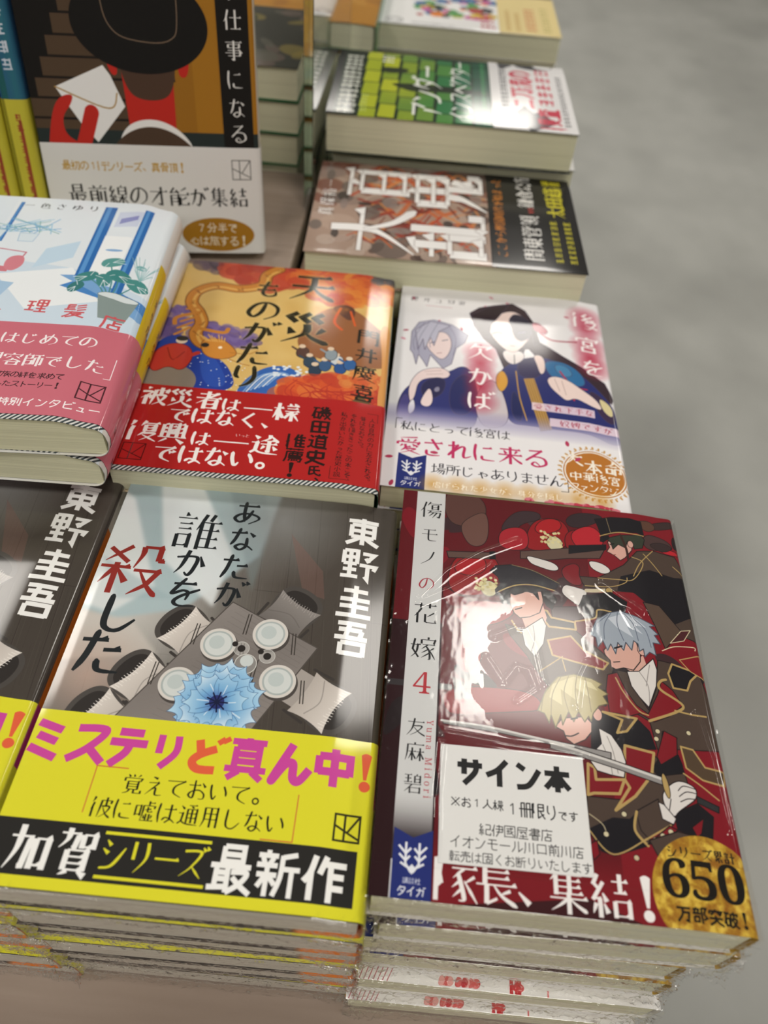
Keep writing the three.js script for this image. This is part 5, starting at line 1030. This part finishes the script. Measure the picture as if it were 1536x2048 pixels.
// ---------------------------------------------------------------- books
const PX = 9;
const gloss = (map, o = {}) => new THREE.MeshPhysicalMaterial({ map, roughness: 0.55, specularIntensity: 0.25, clearcoat: 0.6, clearcoatRoughness: 0.1, ...o });
const print = (w, h, draw, px = PX, back = '#2e2a28', o) => gloss(canvasTexture(w + 3, h, (c) => { c.save(); draw(c); c.restore(); rect(c, w, -1, 6, h + 2, back); }, px), o);
const pageMap = fieldTexture(256, [1, 1], (u, v) => { const s = 222 + (fbm(u * 1.6, v * 70, 3) - 0.45) * 30 + (hash(1, Math.floor(v * 128)) - 0.5) * 12; return [s, s - 2, s - 32]; });
const pageGrey = fieldTexture(256, [1, 1], (u, v) => { const s = 212 + (fbm(u * 1.6 + 5, v * 70, 3) - 0.45) * 36 + (hash(3, Math.floor(v * 128)) - 0.5) * 12; return [s, s - 4, s - 17]; });
const PAGE = new THREE.MeshStandardMaterial({ map: pageMap, roughness: 0.88, bumpMap: pageMap, bumpScale: 0.0002 });
const PAGE2 = new THREE.MeshStandardMaterial({ map: pageGrey, roughness: 0.88, bumpMap: pageGrey, bumpScale: 0.0002 });
const FILM = new THREE.MeshPhysicalMaterial({ color: 0xffffff, transmission: 1, thickness: 0, roughness: 0.07, ior: 1.46, side: THREE.DoubleSide });
const FILM_SOFT = new THREE.MeshPhysicalMaterial({ color: 0xffffff, transmission: 1, thickness: 0, roughness: 0.09, ior: 1.5, side: THREE.DoubleSide });

// cross-section of a paper wrapper: front cover, hinge, rounded spine, back cover (x from fore-edge to spine, y up), as points with arc length
function wrapProfile(w, t, r, drop, out, from, to) {
  const P = [], x1 = w / 2, N = 26;
  for (let i = 0; i <= N; i++) { const x = -w / 2 + ((w - r) * i) / N, k = THREE.MathUtils.smoothstep(x, x1 - 16, x1 - r + 0.0); P.push([x, t - drop * k]); }
  const yt = t - drop;
  for (let i = 1; i <= 6; i++) { const a = (i / 6) * Math.PI / 2; P.push([x1 - r + r * Math.sin(a), yt - r + r * Math.cos(a)]); }
  for (let i = 1; i <= 4; i++) { const f = i / 4; P.push([x1 + Math.sin(f * Math.PI) * 0.25, yt - r - (yt - 2 * r) * f]); }
  for (let i = 1; i <= 6; i++) { const a = (i / 6) * Math.PI / 2; P.push([x1 - r + r * Math.cos(a), r - r * Math.sin(a)]); }
  P.push([-w / 2, 0]);
  const len = [0]; for (let i = 1; i < P.length; i++) len.push(len[i - 1] + Math.hypot(P[i][0] - P[i - 1][0], P[i][1] - P[i - 1][1]));
  const nrm = P.map((_, i) => { const a = P[Math.max(0, i - 1)], b = P[Math.min(P.length - 1, i + 1)], dx = b[0] - a[0], dy = b[1] - a[1], l = Math.hypot(dx, dy); return [-dy / l, dx / l]; });
  return P.map((p, i) => [p[0] + nrm[i][0] * out, p[1] + nrm[i][1] * out, len[i]]);
}
// a sheet of paper with thickness: the profile swept along z from z0 to z1 (z grows towards the foot of the book)
function wrapSheet(w, t, r, drop, out, thick, z0, z1, full, lift = 0) {
  const A = wrapProfile(w, t, r, drop, out + thick), B = wrapProfile(w, t, r, drop, out), n = A.length, Z = 8, pos = [], uv = [], idx = [];
  for (const [S, flip] of [[A, 0], [B, 1]]) {
    const base = pos.length / 3;
    for (let j = 0; j <= Z; j++) for (let i = 0; i < n; i++) {
      const f = j / Z, up = lift * f * f * f * (i < 26 ? (1 - i / 26) : 0) + (i < 26 ? 0.25 * Math.sin(f * 3.1) * Math.sin((i / 26) * 3.1) : 0);
      pos.push(S[i][0] / 1000, (S[i][1] + up) / 1000, (z0 + (z1 - z0) * f) / 1000); uv.push(Math.min(1, A[i][2] / full), 1 - f);
    }
    for (let j = 0; j < Z; j++) for (let i = 0; i < n - 1; i++) { const a = base + j * n + i, b = a + 1, c = a + n, d = c + 1; if (flip) idx.push(a, b, c, b, d, c); else idx.push(a, c, b, b, c, d); }
  }
  const h = (Z + 1) * n;                                            // the cut edges at head and foot, fore-edge and back
  for (let i = 0; i < n - 1; i++) { idx.push(i, i + 1, h + i, i + 1, h + i + 1, h + i); const q = Z * n + i; idx.push(q, h + q, q + 1, q + 1, h + q, h + q + 1); }
  for (let j = 0; j < Z; j++) for (const i of [0, n - 1]) { const a = j * n + i, b = a + n; if (i) idx.push(a, b, h + a, b, h + b, h + a); else idx.push(a, h + a, b, b, h + a, h + b); }
  const g = new THREE.BufferGeometry(); g.setAttribute('position', new THREE.Float32BufferAttribute(pos, 3)); g.setAttribute('uv', new THREE.Float32BufferAttribute(uv, 2)); g.setIndex(idx); g.computeVertexNormals(); return g;
}
function pageBlock(w, d, t, drop) {
  const a = w / 2 - 1.1, s = new THREE.Shape(), e = 0.5;            // spine side follows the hinge
  s.moveTo(-w / 2 + 1.2, e); s.lineTo(a - 0.6, e); s.lineTo(a, 2); s.lineTo(a, t - drop - 2); s.lineTo(a - 1.4, t - drop - e - 0.2); s.lineTo(w / 2 - 16, t - e); s.lineTo(-w / 2 + 1.2, t - e); s.closePath();
  const g = new THREE.ExtrudeGeometry(s, { depth: d - 1.6, bevelEnabled: false, curveSegments: 1 }); g.translate(0, 0, -d / 2 + 0.8);
  const p = g.attributes.position, n = g.attributes.normal, uv = g.attributes.uv;
  for (let i = 0; i < p.count; i++) { const side = Math.abs(n.getX(i)) > 0.5; uv.setXY(i, (side ? p.getZ(i) : p.getX(i)) / 150 + 0.5, p.getY(i) / 20); }
  g.scale(0.001, 0.001, 0.001); return g;
}
// thin crinkled film over the foot, spine and (top = true) the whole cover; ridges are [x, z, x, z ...] polylines in the book's millimetres
function filmSheet(w, d, t, drop, sd, top, ridges = []) {
  const parts = [];
  const patch = (nu, nv, f) => {
    const g = new THREE.PlaneGeometry(1, 1, nu, nv), p = g.attributes.position;
    for (let j = 0, k = 0; j <= nv; j++) for (let i = 0; i <= nu; i++, k++) { const q = f(i / nu, j / nv); p.setXYZ(k, q[0] / 1000, q[1] / 1000, q[2] / 1000); }
    g.computeVertexNormals(); parts.push(g);
  };
  const nz = (x, y, s = sd) => fbm(x + s * 13.7, y + s * 7.1, 4) - 0.47;
  const seg = (x, z) => { let best = 0; for (const R of ridges) for (let i = 0; i < R.length - 3; i += 2) { const ax = R[i], az = R[i + 1], bx = R[i + 2] - ax, bz = R[i + 3] - az, f = Math.max(0, Math.min(1, ((x - ax) * bx + (z - az) * bz) / (bx * bx + bz * bz))), q = Math.hypot(x - ax - bx * f, z - az - bz * f); best = Math.max(best, Math.exp(-((q / 1.15) ** 2))); } return best; };
  const coverY = (x) => t - drop * THREE.MathUtils.smoothstep(x, w / 2 - 16, w / 2 - 2.5);
  const hem = (x) => 1 + 3.4 * Math.max(0, nz(x * 0.1, 3)) + 2.4 * Math.abs(nz(x * 0.55, 9));
  const fold = (x, y, s) => 1 - Math.abs(2 * vnoise(x + s * 3.1 + sd * 5.7, y + s * 1.7) - 1);
  // foot of the book: from a little way in on the cover, over the edge, down the pages to a ragged sealed hem
  patch(260, 44, (u, v) => {
    const x = -w / 2 - 0.8 + (w + 1.9) * u, corner = Math.max(0, 1 - Math.min(u, 1 - u) * 6);
    if (v < 0.2) { const f = v / 0.2, z = d / 2 - 9 * (1 - f); return [x, coverY(x) + 0.45 + f * (0.2 * nz(x * 0.5, z * 0.5) + 0.35 * corner * fold(x * 0.5, z * 0.4, 2)), z + 0.8 * f]; }
    const f = (v - 0.2) / 0.8, y = (coverY(x) + 0.3) * (1 - f) - f * hem(x) * 0.8;
    const wr = 1.2 * nz(x * 0.1, y * 0.2) + (0.35 + 1.1 * corner) * fold(x * 0.22, y * 0.5, 1) ** 2 + (0.3 + 0.9 * corner + 0.5 * f * f) * fold(x * 0.62, y * 0.75, 4) ** 2, seal = Math.exp(-(((f - 0.42) / 0.03) ** 2)) * (0.45 + 0.35 * Math.sin(x * 1.7) * Math.sin(x * 0.31));
    return [x + 0.3 * nz(x, y), y, d / 2 + 0.75 + Math.max(-0.4, wr * (0.35 + f)) + seal + f * f * f * hem(x) * 0.6];
  });
  patch(20, 60, (u, v) => {                                        // spine side
    const z = -d / 2 - 0.6 + (d + 1.6) * v, y = (t - drop + 0.2) * (1 - u) - 0.2; return [w / 2 + 0.75 + 0.5 * Math.max(-0.6, nz(z * 0.2, y * 0.3, sd + 3)), y, z];
  });
  if (top) patch(250, 340, (u, v) => {
    const x = -w / 2 - 0.8 + (w + 1.6) * u, z = -d / 2 - 0.8 + (d - 7.6) * v;
    const e = Math.min(1, Math.min(u, 1 - u) * 14), a = Math.min(1, (1 - v) * 10);
    return [x, coverY(x) + 0.5 + a * (0.1 * nz(x * 0.09, z * 0.05) + 0.04 * nz(x * 0.6, z * 0.25) + 0.95 * seg(x, z)) + (1 - e) * 0.35 * Math.max(0, nz(x * 0.4, z * 0.35)), z];
  });
  return mergeGeometries(parts);
}
// o: w, d, t, r, drop, cover, band {h, foot, m}, page, film
const protoOf = new Map();
function makeBook(o) {
  const g = new THREE.Group(), { w = 105, d = 148, t, r = 2.4, drop = 1, foot = 0 } = o, full = w + o.spine + 3;
  mesh('page_block', pageBlock(w, d, t, drop), o.page || PAGE, g);
  mesh('cover', wrapSheet(w, t, r, drop, 0, 0.3, -d / 2, d / 2, full, o.lift || 0), o.cover, g);
  if (o.band) mesh('paper_band', wrapSheet(w, t, r, drop, 0.38, 0.16, d / 2 - o.bandFoot - o.bandH, d / 2 - o.bandFoot, full, o.lift || 0), o.band, g);
  if (o.film !== undefined) mesh('shrink_wrap', filmSheet(w, d, t, drop, o.film, o.filmTop, o.ridges), o.filmTop ? FILM : FILM_SOFT, g);
  return g;
}
function putBook(b, name, label, group) { b.name = numbered(name); tag(b, label, 'book', group); scene.add(b); return b; }
const ORD = ['topmost', 'second from the top', 'third from the top', 'fourth from the top', 'fifth from the top', 'sixth from the top', 'seventh from the top', 'eighth from the top', 'ninth from the top', 'tenth from the top', 'eleventh from the top'];
// a pile: x, z, yaw of the top book in millimetres and degrees, top height, list of [dx, dz, dyaw] for the copies below it
function pile(proto, p) {
  const protos = Array.isArray(proto) ? proto : [proto];
  let y = p.top, lo = -345, n = p.n, gap = (p.top - lo - n * p.t) / Math.max(1, n - 1);
  for (let i = 0; i < n; i++) {
    const q = protos[Math.min(protos.length - 1, i)], fresh = !protoOf.get(q); protoOf.set(q, 1);
    const b = fresh ? q : q.clone(); if (!fresh) b.userData = {};
    const s = (p.shift && p.shift[i]) || (i ? [(rnd() - 0.5) * 2.2, (rnd() - 0.5) * 1.6 - (p.back || 0), (rnd() - 0.5) * 1.2] : [0, 0, 0]);
    b.position.copy(mm(p.x + s[0], i === n - 1 ? lo : y - p.t, p.z + s[1])); b.rotation.y = ((p.yaw + (s[2] || 0)) * Math.PI) / 180;
    y -= p.t + gap;
    putBook(b, p.name, i === 0 ? p.first : p.below.replace('#', ORD[i]), p.group);
  }
}

// mystery paperbacks at the front
const mysteryCover = print(123, 148, coverMystery, 10), mysteryBand = print(123, 51, bandMystery, 10, '#dcd92c');
const mystery = { t: 18.6, spine: 18, cover: mysteryCover, band: mysteryBand, bandH: 51, bandFoot: 0.2, page: PAGE2, drop: 1.6, r: 2.2 };
const mysteryTop = makeBook({ ...mystery, film: 1 }), mysteryLow = makeBook({ ...mystery, film: 2 }), mysteryLow2 = makeBook({ ...mystery, film: 3 });
pile([mysteryTop, mysteryLow, mysteryLow2], {
  name: 'mystery_paperback', x: -47.5, z: -126, yaw: 0, top: -228.7, t: 18.6, n: 6, group: 'yellow-banded mystery paperbacks in the front middle pile',
  shift: [[0, 0, 0], [0.6, 0.9, 0.1], [1.2, -0.9, -0.2], [0, 0.6, 0.4], [1, -0.6, 0.2], [0.4, -0.4, 0]],
  first: 'mystery paperback with yellow band, topmost of the front middle pile, dining-table cover in full view', below: 'yellow-banded mystery paperback, # in the front middle pile',
});
pile([mysteryTop, mysteryLow, mysteryLow2], {
  name: 'mystery_paperback', x: -155.6, z: -128, yaw: 0.2, top: -227.2, t: 18.6, n: 6, group: 'yellow-banded mystery paperbacks in the front left pile',
  shift: [[0, 0, 0], [3.5, 1, -0.6], [1.5, 4, 0.6], [5, 2, -0.4], [3, 5, 0.3], [6.5, 3, -0.5]],
  first: 'mystery paperback on top of the front left pile, cut off by the left edge', below: 'yellow-banded mystery paperback, # in the front left pile',
});
// signed copies: red cover with soldiers, notice card under the film
const soldierCover = print(123, 148, coverSoldiers, 10, '#d9d6d2');
const soldier = { w: 106, t: 19, spine: 17, cover: soldierCover, page: PAGE, drop: 1.2, r: 2.2 };
const inMm = (a) => a.map((v, i) => (i % 2 ? v - 74 : v - 53));
const soldierTop = makeBook({ ...soldier, film: 5, filmTop: true, ridges: [[9, 51, 18, 38, 30, 28, 44, 20], [9, 52, 20, 45, 34, 33], [35, 63, 42, 59, 46, 59, 49, 66, 51, 79], [32, 72, 37, 80], [38, 80, 42, 74, 46, 75, 48, 81, 42, 86], [61, 86, 63, 76, 66, 70], [74, 36, 80, 41, 88, 47], [82, 47, 84, 52], [19, 100, 40, 101.6, 62, 102], [18.5, 103, 17.6, 120, 18.4, 138], [100, 84, 102, 100, 103, 120]].map(inMm) });
{
  const card = new RoundedBoxGeometry(0.0434, 0.0003, 0.0346, 1, 0.0001), uv = card.attributes.uv, ps = card.attributes.position;
  for (let i = 0; i < uv.count; i++) uv.setXY(i, ps.getX(i) / 0.0434 + 0.5, 0.5 - ps.getZ(i) / 0.0346);
  const cm = new THREE.MeshStandardMaterial({ map: canvasTexture(43.2, 34.4, noticeCard, 20), roughness: 0.8 });
  const k = mesh('notice_card', card, cm, soldierTop); k.position.set((39.9 - 53) / 1000, 0.01948, (120.4 - 74) / 1000); k.rotation.y = 0.01; k.userData.label = 'white printed notice card under the film';
}
const soldierLow = makeBook({ ...soldier, film: 6 }), soldierLow2 = makeBook({ ...soldier, film: 7 });
const oldStock = makeBook({ ...soldier, cover: print(123, 148, coverOldStock, 7, '#e9e7e4'), film: 8 });
pile([soldierTop, soldierLow, soldierLow2, soldierLow2, oldStock, oldStock], {
  name: 'signed_paperback', x: 59.4, z: -131.1, yaw: -0.5, top: -223.5, t: 19, n: 6, group: 'film-wrapped signed paperbacks in the front right pile',
  shift: [[0, 0, 0], [2.5, 0.9, 0.9], [-5.5, 0.6, 0.5], [-2.5, 1.2, 0.2], [0, 5.2, 0.3], [-3, 8.2, 0.5]],
  first: 'film-wrapped red paperback with a white notice card, on top of the front right pile', below: 'film-wrapped signed paperback, # in the front right pile',
});
// second row
const disaster = makeBook({ t: 12.4, spine: 13, cover: print(118, 148, coverDisaster, 9, '#d8c8a8'), band: print(118, 48, bandDisaster, 10, '#b01f1e'), bandH: 48, bandFoot: 2.4, drop: 1.5, r: 2, page: PAGE });
pile(disaster, { name: 'history_paperback', x: -57.1, z: -273.2, yaw: 1.1, top: -220, t: 12.4, n: 10, back: 1, group: 'red-banded history paperbacks behind the mystery pile', first: 'history paperback with dragon cover and red band on the pile behind the mystery books', below: 'red-banded dragon history paperback, # in the pile behind the mystery books' });
const palace = makeBook({ t: 14, spine: 14, cover: print(119, 148, coverPalace, 9, '#e4e2e4'), drop: 1.3, r: 2.2, page: PAGE });
pile(palace, { name: 'romance_paperback', x: 49.9, z: -287.9, yaw: -0.6, top: -231.7, t: 14, n: 8, group: 'white-covered romance paperbacks behind the signed pile', first: 'white romance paperback with two robed figures and petals, behind the signed pile', below: 'white romance paperback, # in the pile behind the signed books' });
const barber = makeBook({ t: 16, spine: 15, cover: print(120, 148, coverBarber, 8, '#e4e4e2'), band: print(120, 51, bandBarber, 9, '#cb6d7c'), bandH: 51, bandFoot: 2.4, drop: 2.6, r: 5, page: PAGE });
pile(barber, { name: 'barber_paperback', x: -156.5, z: -258, yaw: 4, top: -186, t: 15.9, n: 10, shift: [[0, 0, 0], [-2, -1.5, -2]].concat([...Array(8)].map((_, i) => [-9.5 + (i % 3) * 0.8, -25 - (i % 2), -3])), group: 'pink-banded barber shop paperbacks at the left edge', first: 'blue and white barber shop paperback with pink band, on top of the left pile', below: 'pink-banded barber shop paperback, # in the left pile' });
// third row, lying on their sides
const war = makeBook({ t: 18.4, spine: 18, cover: print(123, 148, coverWar, 7, '#8a7a70'), band: print(123, 50, bandWar, 8), bandH: 50, bandFoot: 0.2, drop: 1, r: 2.2, lift: 0 });
pile(war, { name: 'war_paperback', x: 18.1, z: -411.4, yaw: 91.4, top: -215.4, t: 18.4, n: 7, back: 0, shift: [[0, 0, 0]].concat([...Array(6)].map((_, i) => [(i % 3) * 1.2 - 1, 1 - (i % 2), 0])), group: 'black-banded war paperbacks turned sideways', first: 'war chronicle paperback with black band, turned sideways on the third right pile', below: 'black-banded war chronicle paperback, # in the sideways pile' });
const green = makeBook({ t: 22.2, spine: 22, cover: print(127, 148, coverGreen, 6, '#2a332a'), band: print(127, 50, bandGreen, 7, '#e4e3e3'), bandH: 50, bandFoot: 0.2, drop: 0.8, r: 2, lift: 0 });
pile(green, { name: 'detective_paperback', x: 16.6, z: -516, yaw: 91.1, top: -189.2, t: 22.2, n: 7, shift: [[0, 0, 0], [5, -6, 0]].concat([...Array(5)].map((_, i) => [3 - (i % 2) * 2, -7, 0])), group: 'white-banded green detective paperbacks turned sideways', first: 'green detective paperback with white band, turned sideways on the fourth right pile', below: 'green detective paperback, # in the sideways pile beyond the war books' });
const flowers = makeBook({ t: 19, spine: 18, cover: print(123, 148, coverFlowers, 5, '#e9e9e8'), band: print(123, 50, bandFlowers, 5, '#e2cf92'), bandH: 50, bandFoot: 0.2, drop: 0.8, r: 2 });
pile(flowers, { name: 'flowered_paperback', x: 30, z: -752, yaw: 91, top: -212, t: 19, n: 7, shift: [[0, 0, 0], [1, -3, 0]].concat([...Array(5)].map((_, i) => [1 - (i % 2), -5, 0])), group: 'cream-banded flowered paperbacks farthest on the right', first: 'white flowered paperback with cream band on the farthest right pile', below: 'white flowered paperback, # in the farthest right pile' });
// piles beyond the clear divider
const dimA = print(124, 148, (c) => coverDim(c, '#3a3a30', ['#5c5a4c', '#2c3a2a', '#8a7a3c', '#6a5a50']), 4, '#2f7a4c'), dimB = print(124, 148, (c) => coverDim(c, '#a8772c', ['#b4863a', '#96682a', '#b07c30']), 4, '#2f7a4c');
pile(makeBook({ t: 18.3, spine: 19, cover: dimA, drop: 0.6, r: 1.6 }), { name: 'green_edged_paperback', x: -149, z: -533, yaw: 90.3, top: -174.5, t: 18.2, n: 9, group: 'green-edged paperbacks left of the clear divider', first: 'dark paperback with green edge on the pile left of the clear divider', below: 'green-edged paperback, # in the pile left of the clear divider' });
pile(makeBook({ t: 18.3, spine: 19, cover: dimB, drop: 0.6, r: 1.6 }), { name: 'ochre_paperback', x: -94.4, z: -724, yaw: 0, top: -200, t: 18.3, n: 7, group: 'ochre paperbacks beyond the clear divider', first: 'ochre paperback on the far pile beyond the clear divider', below: 'ochre paperback, # in the far pile beyond the clear divider' });

// upright copies on the step
{
  const hat = { t: 16, spine: 16, cover: print(121, 148, coverHat, 8, '#d8d4cc'), band: print(121, 52, bandHat, 9, '#e2e1df'), bandH: 52, bandFoot: 0.2, drop: 0.8, r: 1.8, page: PAGE };
  const b = makeBook(hat), lean = (13 * Math.PI) / 180, yaw = (8.5 * Math.PI) / 180, R = new THREE.Matrix4().makeRotationY(yaw).multiply(new THREE.Matrix4().makeRotationX(Math.PI / 2 - lean));
  const ax = [0, 1, 2].map((i) => new THREE.Vector3().setFromMatrixColumn(R, i)), corner = mm(-78, -227.6, -371);
  const place = (o, back) => { o.quaternion.setFromRotationMatrix(R); o.position.copy(corner).addScaledVector(ax[0], -0.0525).addScaledVector(ax[1], -0.016 - back).addScaledVector(ax[2], -0.074); };
  place(b, 0); putBook(b, 'upright_paperback', 'upright paperback showing a man in a black hat, standing on the wooden step', 'upright paperbacks on the wooden step');
  const blue = makeBook({ t: 11.4, spine: 11.4, d: 148, cover: print(117, 148, spineBlue, 6, '#2c5a86'), band: print(117, 51, bandBlue, 6, '#c3b93a'), bandH: 51, bandFoot: 0.2, drop: 0.3, r: 2.2, page: PAGE });
  [0, 1].forEach((i) => {
    const o = i ? blue.clone() : blue; if (i) o.userData = {};
    o.quaternion.setFromRotationMatrix(new THREE.Matrix4().makeBasis(ax[1], ax[0].clone().negate(), ax[2]));
    o.position.copy(corner).addScaledVector(ax[0], -0.1068 - i * 0.0128).addScaledVector(ax[1], -0.0525 - 0.0015).addScaledVector(ax[2], -0.074);
    const low = o.position.clone().addScaledVector(ax[1], -0.0525).addScaledVector(ax[2], 0.0745); o.position.y += mm(0, -231.9, 0).y - low.y;
    putBook(o, 'blue_spined_paperback', ['blue and yellow spined paperback standing closest to the black-hat cover', 'blue and yellow spined paperback standing at the left edge, second from the black-hat cover'][i], 'blue-spined paperbacks standing on the step');
  });
}
// clear acrylic divider between the piles
{
  const g = new THREE.Group(); g.name = 'acrylic_divider'; g.position.copy(mm(-63.6, -345, -536)); g.rotation.z = -0.012; scene.add(g);
  tag(g, 'clear acrylic divider standing on edge left of the sideways piles', 'divider');
  const m = new THREE.MeshPhysicalMaterial({ color: 0xffffff, transmission: 1, thickness: 0.004, roughness: 0.03, ior: 1.49, attenuationColor: new THREE.Color(0.62, 0.85, 0.74), attenuationDistance: 0.35 });
  mesh('panel', new RoundedBoxGeometry(0.0052, 0.34, 0.21, 2, 0.0005).translate(0, 0.17, 0), m, g);
}
renderer.render(scene, camera);
